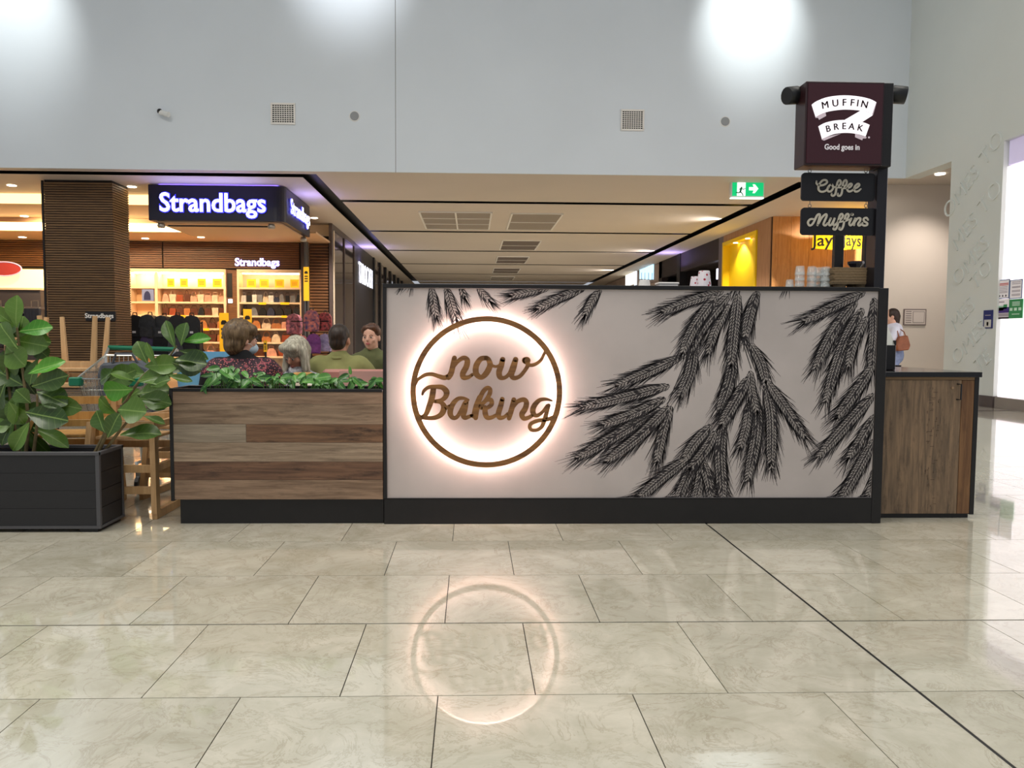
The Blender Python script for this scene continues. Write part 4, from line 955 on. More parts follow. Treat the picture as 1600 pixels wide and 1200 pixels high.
# yellow banners
def banner(px0, px1, py0, py1, Y_, label):
    a, b = at(px0, py1, Y_), at(px1, py0, Y_); t = thing('sale_banner', label, 'banner', ((a.x+b.x)/2, Y_, 0), 0, 'tall yellow banners in the bag shop'); w_ = (b.x-a.x)/2
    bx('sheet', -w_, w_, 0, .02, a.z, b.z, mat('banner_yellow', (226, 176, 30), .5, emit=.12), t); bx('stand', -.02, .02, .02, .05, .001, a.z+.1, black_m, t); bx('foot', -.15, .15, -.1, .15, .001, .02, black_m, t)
    h_ = b.z-a.z; g = G(); s_ = w_*.62
    zc = b.z-w_*1.5
    g.prism([(-s_, 0), (s_, 0), (s_, .9*s_), (.55*s_, 1.5*s_), (-.55*s_, 1.5*s_), (-s_, .9*s_)], (1, 0, 0), (0, 0, 1), (0, .004, 0), (0, -.006, zc-w_)); g.obj('backpack_picture', black_m, t)
    for j in range(3): bx('text_block', -s_, s_, -.005, 0, zc-w_*(2.2+j*.9), zc-w_*(1.75+j*.9), mat('banner_ink', (40, 34, 20), .6), t)
banner(343.5, 357, 489, 560, 20.4, 'yellow banner beside the lit left shelving unit')
banner(381, 393, 483, 560, 20.6, 'yellow banner before the right shelving unit')
banner(474.5, 482.5, 417, 470, 21.2, 'narrow yellow banner on the dark shop corner post')
banner(412, 417, 532, 550, 19.6, 'little yellow banner low in the middle of the shop')
# corner post and slat wall behind glass
xa, xb = at(470.5, 450, 21.4).x, at(475, 450, 21.4).x
t = thing('shop_corner_post', 'dark corner post at the right end of the bag shelves', 'post', (xa, 21.5, 0)); bx('shaft', 0, xb-xa, -.1, .3, .001, 3.74, dark_m, t); bx('edge_strip', xb-xa, xb-xa+.05, -.05, .3, .001, 3.74, grey_m, t)
xa, xb = at(482, 450, 21.9).x, -4.06
t = thing('slat_wall', 'brown horizontal slat wall behind the shop corner glass', 'wall panel', ((xa+xb)/2, 22, 0)); g = G(); slats(g, xa, xb, .05, 3.9, 22.02, .085, .03, .06); g.obj('slats', slat_w, t, fixn=False)['kind'] = 'stuff'
bx('backing', xa, xb, 22.05, 22.2, .001, 3.95, gap_m, t); settle(t)
# big corner sign
sX0, sX1, sY0, sY1, sZ0, sZ1 = at(232, 320, 16.55).x, -3.97, 16.55, 19.1, Z(345, 16.55, 340), H-.02
t = thing('shop_sign', 'big dark wraparound corner shop sign with glowing lettering', 'sign', ((sX0+sX1)/2, (sY0+sY1)/2, sZ0))
navy = mat('sign_navy', (24, 20, 40), .4)
rr_ = .22; pts = [(sX0, sY1), (sX0, sY0)]+[(sX1-rr_+rr_*math.sin(R(k*15)), sY0+rr_-rr_*math.cos(R(k*15))) for k in range(7)]+[(sX1, sY1)]
G().prism(pts, (1, 0, 0), (0, 1, 0), (0, 0, sZ1-sZ0), (0, 0, sZ0)).obj('sign_box', navy, t)
G().prism([(x+(.12 if x < -6 else -.12), y+(.12 if y < 18 else -.12)) for x, y in pts], (1, 0, 0), (0, 1, 0), (0, 0, .03), (0, 0, sZ0-.03)).obj('soffit_board', shop_ceil, t)
let_w = mat('sign_letter_white', (244, 244, 255), .4, emit=2.2, ecol=(240, 242, 255)); let_b = mat('sign_halo_blue', (60, 60, 230), .4, emit=1.3, ecol=(50, 50, 235))
cz = Z(318, sY0, 340)
for Yc, off, m_, nm in ((.03, .026, let_b, 'letter_halo'), (.05, .006, let_w, 'lettering')):
    text(nm, 'Strandbags', .55, m_, t, (at(333.5, 318, sY0).x, sY0-Yc, cz-.01), extrude=.012 if m_ is let_w else .004, offset=off, sx=.93)
    text(nm, 'Strandbags', .46, m_, t, (sX1+Yc, (sY0+sY1)/2+.1, cz+.02), (0, 1, 0), (0, 0, 1), extrude=.002, offset=off*.55, sx=.98)
G().box(sX0+.3, sX1-.3, sY0+.25, sY0+.3, sZ0-.09, sZ0-.06).obj('track', black_m, t)
for px_, py_ in ((252, 349), (424, 353), (474, 374)):
    c = at(px_, py_, sY0+.2 if px_ < 470 else 18.9); G().lathe([(.0, 0), (.07, .0), (.085, .05), (.06, .1), (.02, .12)], 14, (c.x, c.y, sZ0-.13)).obj('spot_head', mat('spot_silver', (170, 160, 150), .3, metal=.6), t, smooth=True)
bx('uplight_strip', sX0+.2, sX1-.15, sY0+.05, sY0+.15, sZ1, sZ1+.012, mat('violet_uplight', (150, 130, 255), .5, emit=6, ecol=(110, 90, 255)), t)
settle(t)
# violet glow lamps along the corridor ceiling edges
for (x, y, p_, s_) in ((-5.4, 16.1, 9, 2.2), (-3.62, 17.6, 6, .5), (-3.7, 27.5, 14, .5), (7.3, 28.5, 14, .5)):
    light('violet_accent_light', 'AREA', (x, y, H-.55), p_, (.40, .34, 1), (x, y, H), s_, .5)
# small lit name on the slat bulkhead
t = thing('inner_shop_sign', 'small glowing shop name on the slat bulkhead', 'sign', (at(404, 410, SBY).x, SBY-.12, Z(411, SBY, 404)))
text('letter_halo', 'Strandbags', .3, mat('halo_violet', (120, 90, 220), .4, emit=.9), t, (0, -.01, 0), extrude=.003, offset=.012, sx=.95); text('lettering', 'Strandbags', .3, let_w, t, (0, -.03, 0), extrude=.008, offset=.005, sx=.95)
# left shop window: lit shelf band and luggage
a, b = at(-60, 450, 20.5), at(69, 421, 20.5)
t = thing('lit_wall_band', 'glowing cream display band in the left shop window', 'panel', ((a.x+b.x)/2, 20.5, a.z)); w_ = (b.x-a.x)/2
bx('panel', -w_-2, w_, 0, .1, 0, b.z-a.z, mat('lit_cream', (255, 232, 170), .5, emit=1.5, ecol=(255, 228, 150)), t); bx('ledge', -w_-2, w_, -.25, .1, -.05, 0, shelf_m, t); bx('plinth', -w_-2, w_, -.2, .1, -a.z+.001, -.05, mat('plinth_grey', (70, 66, 70), .5), t)
c = at(6, 422, 20.3)
t = thing('oval_sign', 'red oval sign above the left shop window display', 'sign', (c.x, 20.3, c.z-.02)); g = G(); g.prism([(.44*math.cos(R(k*15)), .17*math.sin(R(k*15))) for k in range(24)], (1, 0, 0), (0, 0, 1), (0, .05, 0), (0, 0, .05)); g.obj('oval_face', mat('oval_red', (170, 60, 54), .4, emit=.2), t)
G().tube([(.45*math.cos(R(k*15)), 0, .05+.18*math.sin(R(k*15))) for k in range(24)], .018, 6, closed=True).obj('rim', mat('oval_rim', (220, 190, 220), .4, emit=.3), t)
SC = [('charcoal', (48, 50, 60)), ('navy', (36, 40, 70)), ('charcoal', (58, 58, 66)), ('lilac', (120, 104, 150))]
for i, (nm, rgb) in enumerate(SC):
    px = 60-i*29; c = at(px, 500, 19.2)
    t = thing('suitcase', '%s upright suitcase, %s from the column in the shop window' % (nm, ORD[i]), 'suitcase', (c.x-.08, 19.2, 0), 0, 'suitcases in the left shop window')
    bx('stand', -.22, .22, -.15, .15, .001, .75, mat('plinth_grey', (70, 66, 70), .5), t); sm = mat('suitcase_%s_%d' % (nm, i), rgb, .4)
    h_ = 1.0 if i % 2 == 0 else .88
    bx('shell', -.21, .21, -.14, .14, .8, .8+h_, sm, t, .04)
    for k in range(5): bx('rib', -.17+k*.075, -.15+k*.075, -.15, -.139, .86, .74+h_, sm, t)
    G().tube([(-.08, 0, .8+h_), (-.08, 0, .95+h_), (.08, 0, .95+h_), (.08, 0, .8+h_)], .012, 6).obj('handle', grey_m, t)
    for x_ in (-.16, .16): G().sphere((x_, 0, .775), .028).obj('wheel', black_m, t)
# glass shopfront and further shops on the left
glass_m = mat('shopfront_glass', (120, 108, 106), .06, metal=.75)
LX = -3.99
frame_v = mat('bronze_mullion', (92, 78, 74), .35, metal=.4)
t = thing('glass_shopfront', 'bronze framed glass shopfront beyond the corner sign', 'shopfront', (LX, 24.2, 0))
ya, yb, yc = 22.0, at(0, 0, 1).y and 24.1, 26.2
for (y0, y1) in ((22.05, 24.05), (24.2, 26.1)): bx('pane', LX, LX+.02, y0, y1, .1, H-.15, glass_m, t)
for y in (22.0, 24.12, 26.14): bx('mullion', LX-.04, LX+.05, y-.06, y+.06, .001, H-.001, frame_v, t)
bx('head_rail', LX-.04, LX+.05, 22.06, 26.1, H-.15, H-.001, frame_v, t); bx('sill', LX-.04, LX+.05, 22.06, 26.1, .001, .1, frame_v, t)
settle(t)
t = thing('dark_shop_portal', 'black shop portal with a glowing white name on the left', 'shopfront', (LX, 28.2, 0))
y0, y1 = atx(555, 430, LX).y, atx(580, 430, LX).y
bx('portal', LX-.5, LX+.03, 26.25, y1+.3, .001, H-.001, mat('portal_black', (14, 13, 20), .35), t)
text('portal_lettering', 'TAROCASH', 1.05, let_w, t, (LX+.05, (y0+y1)/2+.3, Z(432, (y0+y1)/2, 567)), (0, 1, 0), (0, 0, 1), extrude=.003, offset=0., sx=.68)
settle(t)
t = thing('far_glass_shopfront', 'distant glass shopfront with thick black mullions on the left', 'shopfront', (LX, 37, 0))
yy = y1+.35
while yy < 45:
    bx('pane', LX, LX+.02, yy+.35, yy+2.1, .1, H-.001, glass_m, t); bx('mullion', LX-.1, LX+.08, yy-.02, yy+.35, .001, H-.001, black_m, t); yy += 2.1
settle(t)
struct(bx('wall_left_shops', -4.6, -4.52, 22.4, 46, 0, H, mat('shop_void', (90, 76, 68), .7)))

# ================================================================== shops on the right
JX, JY = 7.8, 19.95
pine = woodmat('pine_board', (222, 166, 106), (200, 138, 80), 'Z', 2.4, .5, .25)
jw = thing('timber_wall', 'warm pine board shop wall right of the yellow niche', 'wall panel', (9.6, JY, 0))
for i in range(9):
    x0 = JX+.02+i*.48; o = bx('board', x0+.004, x0+.476, JY, JY+.04, .001, H-.001, pine, jw)
bx('backing', JX+.02, 12, JY+.04, JY+.1, .001, H-.001, gap_m, jw); settle(jw)
light('timber_wall_spot', 'SPOT', (9.6, 18.2, H-.1), 560, (1, .86, .66), (9.4, 19.95, 2.2), radius=.06, angle=110, blend=.7)
brown_side = woodmat('brown_side_board', (190, 146, 110), (164, 120, 88), 'Z', 2.4, .6)
yn1, yn0 = atx(1130, 400, JX).y, atx(1183, 400, JX).y
zn = 4.1
sf = thing('niche_wall', 'brown timber side wall framing the yellow niche', 'wall panel', (JX, 22, 0))
bx('pier', JX, JX+.6, JY+.1, yn0, .001, H-.001, brown_side, sf); bx('pier', JX, JX+.6, yn1, yn1+.45, .001, H-.001, mat('grey_pier', (110, 100, 110), .5), sf); bx('header', JX, JX+.6, yn0, yn1, zn, H-.001, brown_side, sf)
settle(sf)
ny = mat('niche_yellow', (246, 206, 24), .45, emit=.04)
nc = thing('yellow_niche', 'bright yellow lit display niche in the right corridor wall', 'niche', (JX, (yn0+yn1)/2, 0))
bx('back', JX+.16, JX+.2, yn0+.01, yn1-.01, .002, zn-.01, ny, nc); bx('side', JX-.04, JX+.16, yn1-.12, yn1-.012, .002, zn-.01, ny, nc); bx('side', JX-.04, JX+.16, yn0+.012, yn0+.12, .002, zn-.01, ny, nc); bx('lintel', JX-.04, JX+.16, yn0+.12, yn1-.12, zn-.12, zn-.011, ny, nc)
for y_ in ((yn0+yn1)/2-.5, (yn0+yn1)/2+.5): G().lathe([(0, 0), (.07, 0), (.07, .01)], 12, (JX+.06, y_, zn-.131)).obj('downlight', dl_m, nc)
settle(nc)
light('niche_light', 'SPOT', (JX-.05, (yn0+yn1)/2+.1, zn-.16), 150, (1, .92, .7), (JX+.22, (yn0+yn1)/2+.1, 2.6), radius=.05, angle=120, blend=.5)
# yellow corner light box
jm = mat('jays_yellow', (255, 206, 20), .4, emit=1.0, ecol=(255, 200, 10)); jt = mat('jays_black', (30, 24, 16), .5)
a, b, c = at(1270, 366, 19.2), at(1312, 392, 18.9), at(1350, 366, 19.2)
js = thing('yellow_shop_sign', 'yellow wedge shaped light box sign with black lettering', 'sign', (b.x, 19.2, a.z-.4))
for (p0, p1, tx) in ((a, b, 'Jays'), (b, c, 'Jays')):
    u = Vector((p1.x-p0.x, p1.y-p0.y, 0)); n_ = u.normalized().cross(Vector((0, 0, 1)))
    g = G(); L_ = u.length; zt_, zb0, zb1 = a.z+.25, (a.z-.34 if tx and p0 is a else a.z-.42), (a.z-.42 if p0 is a else a.z-.34)
    q = [Vector((p0.x, p0.y, zb0)), Vector((p1.x, p1.y, zb1)), Vector((p1.x, p1.y, zt_)), Vector((p0.x, p0.y, zt_))]; D = -n_*.12 if n_.y < 0 else n_*.12
    g.add(q+[v+D for v in q], [(0, 1, 2, 3), (7, 6, 5, 4), (0, 4, 5, 1), (1, 5, 6, 2), (2, 6, 7, 3), (3, 7, 4, 0)]); g.obj('face', jm, js)
    mid = Vector(((p0.x+p1.x)/2, (p0.y+p1.y)/2, a.z-.17)); nn = n_ if n_.y < 0 else -n_
    text('lettering', tx, .42, jt, js, mid+nn*.008, u.normalized(), (0, 0, 1), extrude=.003, offset=.006, sx=1.0)
bx('wall_bracket', b.x-.05, b.x+.05, 19.2, JY, a.z, a.z+.1, black_m, js)
settle(js)
# dark shop further along
ds = thing('dark_shop', 'dark open shop front with black frame beyond the yellow niche', 'shopfront', (JX, 27, 0))
y0, y1 = yn1+.45, atx(1060, 400, JX).y; y2 = atx(1030, 400, JX).y
dk = mat('dark_interior', (44, 34, 34), .6)
bx('back_wall', JX+1.6, JX+1.7, y0, y2, .001, H-.001, mat('dark_interior_panel', (104, 78, 70), .6), ds); bx('header', JX, JX+.2, y0, y2, 3.62, H-.001, dk, ds)
bx('pillar', JX-.03, JX+.25, y1-.35, y1+.1, .001, H-.001, black_m, ds); bx('pillar', JX, JX+.25, y2-.5, y2-.001, .001, H-.001, dk, ds)
for z_ in (1.5, 2.3, 3.0): bx('shelf', JX+1.2, JX+1.6, y0, y1, z_-.04, z_, dk, ds)
bx('inner_ceiling', JX+.2, JX+1.6, y0, y2, 3.7, 3.76, dk, ds)
bx('side_panel', JX+.2, JX+1.6, y1+.1, y1+.2, .001, 3.7, dk, ds)
bx('lantern', JX+.35, JX+.65, y0+.9, y0+1.3, 3.1, 3.45, mat('lantern_glow', (230, 232, 255), .4, emit=1.6), ds)
bx('lit_poster', JX+.05, JX+.1, y1+1.2, y2-.6, 1.6, 2.55, mat('lit_poster_white', (250, 244, 250), .4, emit=1.1), ds)
settle(ds)
st_m = mat('stone_front', (172, 152, 142), .6, var=.15, scale=1.5)
ss = thing('stone_shopfront', 'pale stone panelled shopfront with glowing lettering on the right', 'shopfront', (JX, 34, 0))
y3 = 45.5; zz = .0
for i in range(6):
    bx('stone_panel', JX, JX+.2, y2+.01, y3, .002+i*.71, .002+i*.71+.70, st_m, ss)
lm = mat('cyan_letter', (190, 226, 255), .4, emit=1.6, ecol=(170, 220, 255))
yb0, yb1 = atx(1000, 430, JX).y, atx(1022, 430, JX).y
for i in range(8):
    y_ = yb1+(yb0-yb1)*(i+.5)/8; z_ = Z(424, y_, 1010); wd = (yb0-yb1)/8*.62
    G().box(JX-.04, JX, y_-wd/2, y_-wd/4, z_-.35, z_+.35).box(JX-.04, JX, y_-wd/4, y_+wd/2, z_+.22, z_+.35).box(JX-.04, JX, y_+wd/4, y_+wd/2, z_-.35 if i % 2 else -.05+z_, z_+.22).obj('lettering', lm, ss, fixn=False)
ya_, yb_ = atx(993, 430, JX).y, atx(979, 430, JX).y
bx('lit_window', JX-.05, JX, ya_, yb_, Z(443, ya_, 985), Z(424, ya_, 985), mat('lit_window_white', (246, 250, 240), .4, emit=1.5), ss); bx('window_frame', JX-.06, JX-.001, ya_-.3, ya_, Z(448, ya_, 990), Z(418, ya_, 990), mat('cold_light', (225, 240, 255), .4, emit=1.8), ss)
settle(ss)
struct(bx('wall_right_shops', JX+1.75, JX+1.85, JY+.12, 46, 0, H, mat('shop_void2', (70, 60, 56), .7)))
# ================================================================== foreground left: planter box and figs
bk = mat('planter_charcoal', (33, 33, 36), .5, var=.12, scale=40, stretch=(1, 1, 8)); trim_m = mat('planter_trim', (74, 74, 78), .45)
BX0, BX1, BY0, BY1, BZ = -3.9, -2.078, 4.318, 4.62, .452
pb = thing('planter_box', 'charcoal rectangular planter box at the lower left', 'planter', ((BX0+BX1)/2, (BY0+BY1)/2, 0))
for i in range(4):
    z0 = .035+i*.1; bx('front_board', BX0, BX1-.02, BY0+.004, BY0+.02, z0+.0006, z0+.0994, bk, pb); bx('side_board', BX1-.02, BX1-.004, BY0+.02, BY1-.02, z0+.0015, z0+.0985, bk, pb)
bx('back_board', BX0, BX1-.02, BY1-.02, BY1-.004, .035, BZ-.02, bk, pb); bx('liner', BX0, BX1-.022, BY0+.022, BY1-.022, .02, BZ-.06, black_m, pb)
for x_, y_ in ((BX1-.022, BY0), (BX1-.022, BY1-.022)): bx('corner_trim', x_, x_+.022, y_, y_+.022, .02, BZ, trim_m, pb, .002)
for q in ((BX0, BX1, BY0-.002, BY0+.02), (BX0, BX1, BY1-.02, BY1+.002), (BX1-.02, BX1+.002, BY0+.02, BY1-.02)): bx('top_trim', q[0], q[1], q[2], q[3], BZ-.018, BZ+.002, trim_m, pb, .002)
bx('bottom_trim', BX0, BX1+.001, BY0-.001, BY0+.02, .02, .036, trim_m, pb); bx('bottom_trim', BX1-.02, BX1+.001, BY0+.02, BY1, .02, .036, trim_m, pb)
bx('soil', BX0, BX1-.024, BY0+.024, BY1-.024, BZ-.06, BZ-.045, mat('potting_soil', (48, 38, 30), .9, var=.4, scale=60), pb)
for x_ in (BX1-.12, BX1-1.2): bx('foot', x_, x_+.1, BY0+.01, BY1-.01, .0005, .022, black_m, pb)
settle(pb)
def leafmat(name, a, b, rib):
    mt = bpy.data.materials.new(name); mt.use_nodes = True; nt = mt.node_tree; L = nt.links.new; N = nt.nodes.new; B = nt.nodes['Principled BSDF']
    B.inputs['Roughness'].default_value = .35
    oi = N('ShaderNodeObjectInfo'); rp = N('ShaderNodeValToRGB'); rp.color_ramp.elements[0].color = (*lin(a), 1); rp.color_ramp.elements[1].color = (*lin(b), 1); L(oi.outputs['Random'], rp.inputs[0])
    tc = N('ShaderNodeTexCoord'); sp_ = N('ShaderNodeSeparateXYZ'); L(tc.outputs['Object'], sp_.inputs[0]); ab = N('ShaderNodeMath'); ab.operation = 'ABSOLUTE'; L(sp_.outputs[0], ab.inputs[0])
    lt = N('ShaderNodeMath'); lt.operation = 'LESS_THAN'; lt.inputs[1].default_value = .012; L(ab.outputs[0], lt.inputs[0])
    wv = N('ShaderNodeMath'); wv.operation = 'MULTIPLY_ADD'; wv.inputs[1].default_value = -.7; L(ab.outputs[0], wv.inputs[0]); L(sp_.outputs[1], wv.inputs[2])
    fr = N('ShaderNodeMath'); fr.operation = 'PINGPONG'; fr.inputs[1].default_value = .07; L(wv.outputs[0], fr.inputs[0]); l2 = N('ShaderNodeMath'); l2.operation = 'LESS_THAN'; l2.inputs[1].default_value = .006; L(fr.outputs[0], l2.inputs[0])
    mx_ = N('ShaderNodeMath'); mx_.operation = 'MULTIPLY'; mx_.inputs[1].default_value = .3; L(l2.outputs[0], mx_.inputs[0]); mm = N('ShaderNodeMath'); mm.operation = 'MAXIMUM'; L(lt.outputs[0], mm.inputs[0]); L(mx_.outputs[0], mm.inputs[1])
    m2 = N('ShaderNodeMath'); m2.operation = 'MULTIPLY'; m2.inputs[1].default_value = .75; L(mm.outputs[0], m2.inputs[0])
    mx = N('ShaderNodeMix'); mx.data_type = 'RGBA'; L(m2.outputs[0], mx.inputs[0]); L(rp.outputs[0], mx.inputs[6]); mx.inputs[7].default_value = (*lin(rib), 1); L(mx.outputs[2], B.inputs['Base Color'])
    return mt
fig_m = leafmat('fig_leaf_green', (40, 66, 20), (88, 122, 44), (120, 146, 76)); fig_b = leafmat('fig_leaf_bright', (66, 132, 34), (96, 156, 52), (150, 190, 100))
def leaf_mesh(kind, m_, seed):
    rn = random.Random(seed); NU, NV = 8, 4; vs = []; fs = []
    for i in range(NU+1):
        u = i/NU
        if kind == 'fig': w_ = max(.025, math.sin(math.pi*min(.995, u)**1.55)**.62*.5*(1-.12*math.exp(-((u-.32)/.1)**2)))
        else: w_ = max(.015, ((u+.03)**.45)*((1.0001-u)**.75))*.62
        for j in range(NV+1):
            v = -1+2*j/NV
            vs.append((v*w_*.5, u, .10*w_*abs(v)**1.5*2-.16*u*u+.02*math.sin(7*u+3*v+seed)))
    for i in range(NU):
        for j in range(NV): a = i*(NV+1)+j; fs.append((a, a+1, a+NV+2, a+NV+1))
    me = bpy.data.meshes.new('leaf_blade'); me.from_pydata(vs, [], fs); me.polygons.foreach_set('use_smooth', [True]*len(fs)); me.materials.append(m_); me.update(); return me
FIG = [leaf_mesh('fig', fig_m, s_) for s_ in range(4)]; FIGB = [leaf_mesh('fig', fig_b, s_) for s_ in range(2)]
def put_leaf(name, me, parent, base, tip, width_ratio, toward, roll=0.):
    base, tip = Vector(base), Vector(tip); y = tip-base; l = y.length; y.normalize()
    z = Vector(toward)-y*Vector(toward).dot(y); z.normalize()
    if roll: z = Matrix.Rotation(roll, 3, y) @ z
    x = y.cross(z); mw = Matrix((x*l*width_ratio, y*l, z*l)).transposed().to_4x4(); mw.translation = base-Vector(parent.location)
    return inst(name, me, parent, mw)
def fig_plant(basepx, stems, leaves, label, Y0, seed, extra=0, box=None):
    rn = random.Random(seed); b0 = at(basepx, 705, Y0); t = thing('fiddle_leaf_fig', label, 'plant', (b0.x, Y0, BZ-.045), 0, 'figs in the charcoal planter box')
    sm = mat('fig_stem', (112, 98, 66), .7, var=.3, scale=30)
    for s_ in stems:
        P = cat_rom([tuple(at(x, y, Y0+dy)) for x, y, dy in s_], 5); P[0] = (P[0][0], P[0][1], BZ-.046)
        o = G().tube(P, [.011-.006*i/len(P) for i in range(len(P))], 7).obj('stem', sm, t, smooth=True); o.location = -Vector(t.location)
    L_ = list(leaves)
    for i in range(extra):
        x0, x1, y0, y1 = box; cx, cy = rn.uniform(x0, x1), rn.uniform(y0, y1); a_ = rn.uniform(0, 2*math.pi); ln = rn.uniform(34, 52)
        L_.append((cx, cy, cx+math.cos(a_)*ln, cy+math.sin(a_)*ln*.8, ln*.72, .10))
    for i, q in enumerate(L_):
        x0, y0, x1, y1, wp_ = q[:5]; dy = q[5] if len(q) > 5 else rn.uniform(-.1, .04); br = len(q) > 6
        ln = math.hypot(x1-x0, y1-y0); A_ = at(x0, y0, Y0+dy); B_ = at(x1, y1, Y0+dy+rn.uniform(-.06, .03))
        ratio = max(.6, min(2.2, wp_/ln/.5))
        put_leaf('leaf', (FIGB if br else FIG)[i % (2 if br else 4)], t, A_, B_, ratio, (rn.uniform(-.35, .35), -1, rn.uniform(-.1, .75)), rn.uniform(-.3, .3))
LEFT = [(26, 512, 22, 462, 30, -.06), (18, 505, -14, 482, 28), (28, 545, -6, 505, 36), (30, 518, 78, 509, 28, -.04, 1), (24, 532, 70, 540, 36), (30, 548, 2, 585, 36), (44, 584, 96, 562, 24, -.1, 1), (50, 604, 100, 586, 34), (58, 612, 101, 628, 34), (62, 624, 122, 640, 32), (40, 644, 100, 655, 38, -.1),
        (52, 668, 106, 694, 26), (36, 602, -8, 578, 38), (30, 608, 14, 662, 26), (30, 640, -4, 694, 30), (40, 668, 74, 712, 28), (46, 660, 16, 704, 28), (18, 556, 48, 618, 30), (8, 600, -12, 640, 32), (60, 560, 42, 600, 24), (20, 660, -10, 668, 30), (48, 630, 24, 610, 30), (10, 540, 34, 570, 34), (14, 628, 36, 664, 30)]
RIGHT = [(274, 544, 256, 500, 20, -.02), (283, 540, 287, 504, 30, -.06), (284, 534, 328, 526, 20, -.04, 1), (280, 548, 324, 558, 18), (272, 562, 320, 566, 36, -.04), (268, 566, 312, 582, 26), (230, 568, 214, 533, 26), (246, 572, 226, 536, 14), (226, 572, 276, 568, 30, -.04), (234, 580, 292, 571, 18), (216, 596, 266, 580, 34, -.04), (212, 596, 174, 580, 18),
         (208, 608, 158, 612, 34, -.06, 1), (214, 616, 264, 606, 42), (216, 622, 264, 628, 32), (182, 646, 150, 624, 28), (184, 640, 224, 642, 38, -.06), (164, 676, 146, 642, 30), (168, 684, 182, 648, 26), (188, 680, 248, 672, 34, -.06), (226, 640, 262, 632, 12), (262, 586, 298, 594, 12), (190, 630, 216, 608, 26), (236, 604, 262, 590, 22), (224, 650, 258, 660, 14)]
fig_plant(40, [[(40, 712, 0), (44, 660, 0), (38, 600, 0), (30, 540, 0), (26, 510, 0)], [(30, 712, .02), (20, 650, .02), (12, 590, .02), (8, 540, .02)], [(52, 712, 0), (58, 660, 0), (58, 615, 0)]], LEFT, 'bushy fiddle leaf fig at the left edge of the planter box', 4.46, 3, 34, (-30, 60, 520, 680))
fig_plant(150, [[(152, 712, 0), (170, 670, 0), (196, 628, 0), (226, 585, 0), (258, 565, 0), (276, 540, 0)], [(158, 712, .02), (185, 676, .02), (206, 650, .02)], [(146, 712, 0), (160, 684, 0), (178, 650, 0)]], RIGHT, 'slender leaning fiddle leaf fig at the planter box corner', 4.46, 4, 6, (160, 250, 570, 640))

# pothos in the planked planter
poth = leafmat('pothos_leaf', (30, 84, 34), (84, 142, 58), (130, 180, 90)); PO = [leaf_mesh('pothos', poth, s_) for s_ in range(3)]
def pothos(px0, px1, n, hgt, label, seed, trail=()):
    rn = random.Random(seed); Y0 = YK+.13; c = at((px0+px1)/2, 600, Y0); t = thing('pothos_plant', label, 'plant', (c.x, Y0, zt2-.03), 0, 'pothos in the planked planter')
    sm = mat('pothos_stem', (92, 130, 60), .6)
    for i in range(n):
        px = rn.uniform(px0, px1); y_ = Y0+rn.uniform(-.09, .1); u = (px-px0)/(px1-px0); top = zt2+.02+hgt*(.35+.65*math.sin(math.pi*min(.98, max(.02, u))))*rn.uniform(.25, 1)
        X_ = at(px, 600, y_).x; A_ = Vector((X_, y_, top)); a_ = rn.uniform(-1.4, 1.4); ln = rn.uniform(.055, .085)
        B_ = A_+Vector((math.sin(a_)*ln, -.03+rn.uniform(-.03, .02), rn.uniform(-.06, .01)))
        put_leaf('leaf', PO[i % 3], t, A_, B_, rn.uniform(1.5, 2.0), (rn.uniform(-.4, .4), -1, rn.uniform(.2, 1)))
        o = G().tube([(X_+rn.uniform(-.02, .02), y_+.02, zt2-.032), (X_, y_+.015, (zt2+top)/2), tuple(A_)], .0025, 4).obj('stem', sm, t); o.location = -Vector(t.location)
    for (x0, y0, x1, y1) in trail:
        put_leaf('leaf', PO[0], t, at(x0, y0, YK-.012), at(x1, y1, YK-.02), 1.4, (0, -1, .25))
pothos(326, 392, 34, .11, 'dense pothos clump nearest the left planter end', 1, ((330, 590, 318, 606), (324, 600, 312, 612), (318, 602, 322, 616), (345, 596, 332, 602)))
pothos(385, 440, 22, .09, 'pothos clump below the patterned shirt woman', 2)
pothos(440, 505, 24, .085, 'pothos clump in front of the white plate', 3)
pothos(505, 560, 20, .07, 'small pothos clump before the pink booth', 4, ((548, 585, 546, 572), (552, 592, 566, 604)))
pothos(560, 594, 8, .045, 'sparse pothos sprigs next to the kiosk panel', 5)

# ================================================================== furniture behind the planters
pale = woodmat('pale_beech', (206, 168, 122), (184, 144, 98), 'Z', 3, .5); honey = woodmat('honey_beech', (198, 152, 88), (170, 124, 66), 'Z', 3, .5)
def high_chair(loc, rz, label, m_):
    t = thing('high_chair', label, 'chair', loc, rz, 'wooden high chairs')
    for sx_ in (-1, 1):
        for sy_ in (-1, 1): G().bar((sx_*.215, sy_*.22, .03), (sx_*.185, sy_*.16, .70 if sy_ > 0 else .58), .032, .055).obj('leg', m_, t)
        G().bar((sx_*.215, -.24, .025), (sx_*.215, .24, .025), .03, .048).obj('sled_rail', m_, t); G().bar((sx_*.185, -.165, .56), (sx_*.185, .165, .56), .028, .04).obj('arm_rail', m_, t); G().bar((sx_*.2, -.2, .3), (sx_*.2, .2, .3), .025, .04).obj('side_rail', m_, t)
    for y_, z_ in ((-.2, .17), (.2, .23), (-.195, .30), (.19, .40)): G().bar((-.2, y_, z_), (.2, y_, z_), .022, .045).obj('stretcher', m_, t)
    bx('seat', -.17, .17, -.15, .16, .47, .49, m_, t, .004)
    for z_ in (.58, .68): G().bar((-.185, .165, z_), (.185, .165, z_), .022, .05).obj('back_rail', m_, t)
    G().bar((-.185, -.165, .565), (.185, -.165, .565), .022, .04).obj('front_rail', m_, t)
f_ = atz(240, 812, 0)
high_chair((f_.x-.21, f_.y+.245, 0), 0, 'pale wooden high chair between planter box and plank divider', pale)
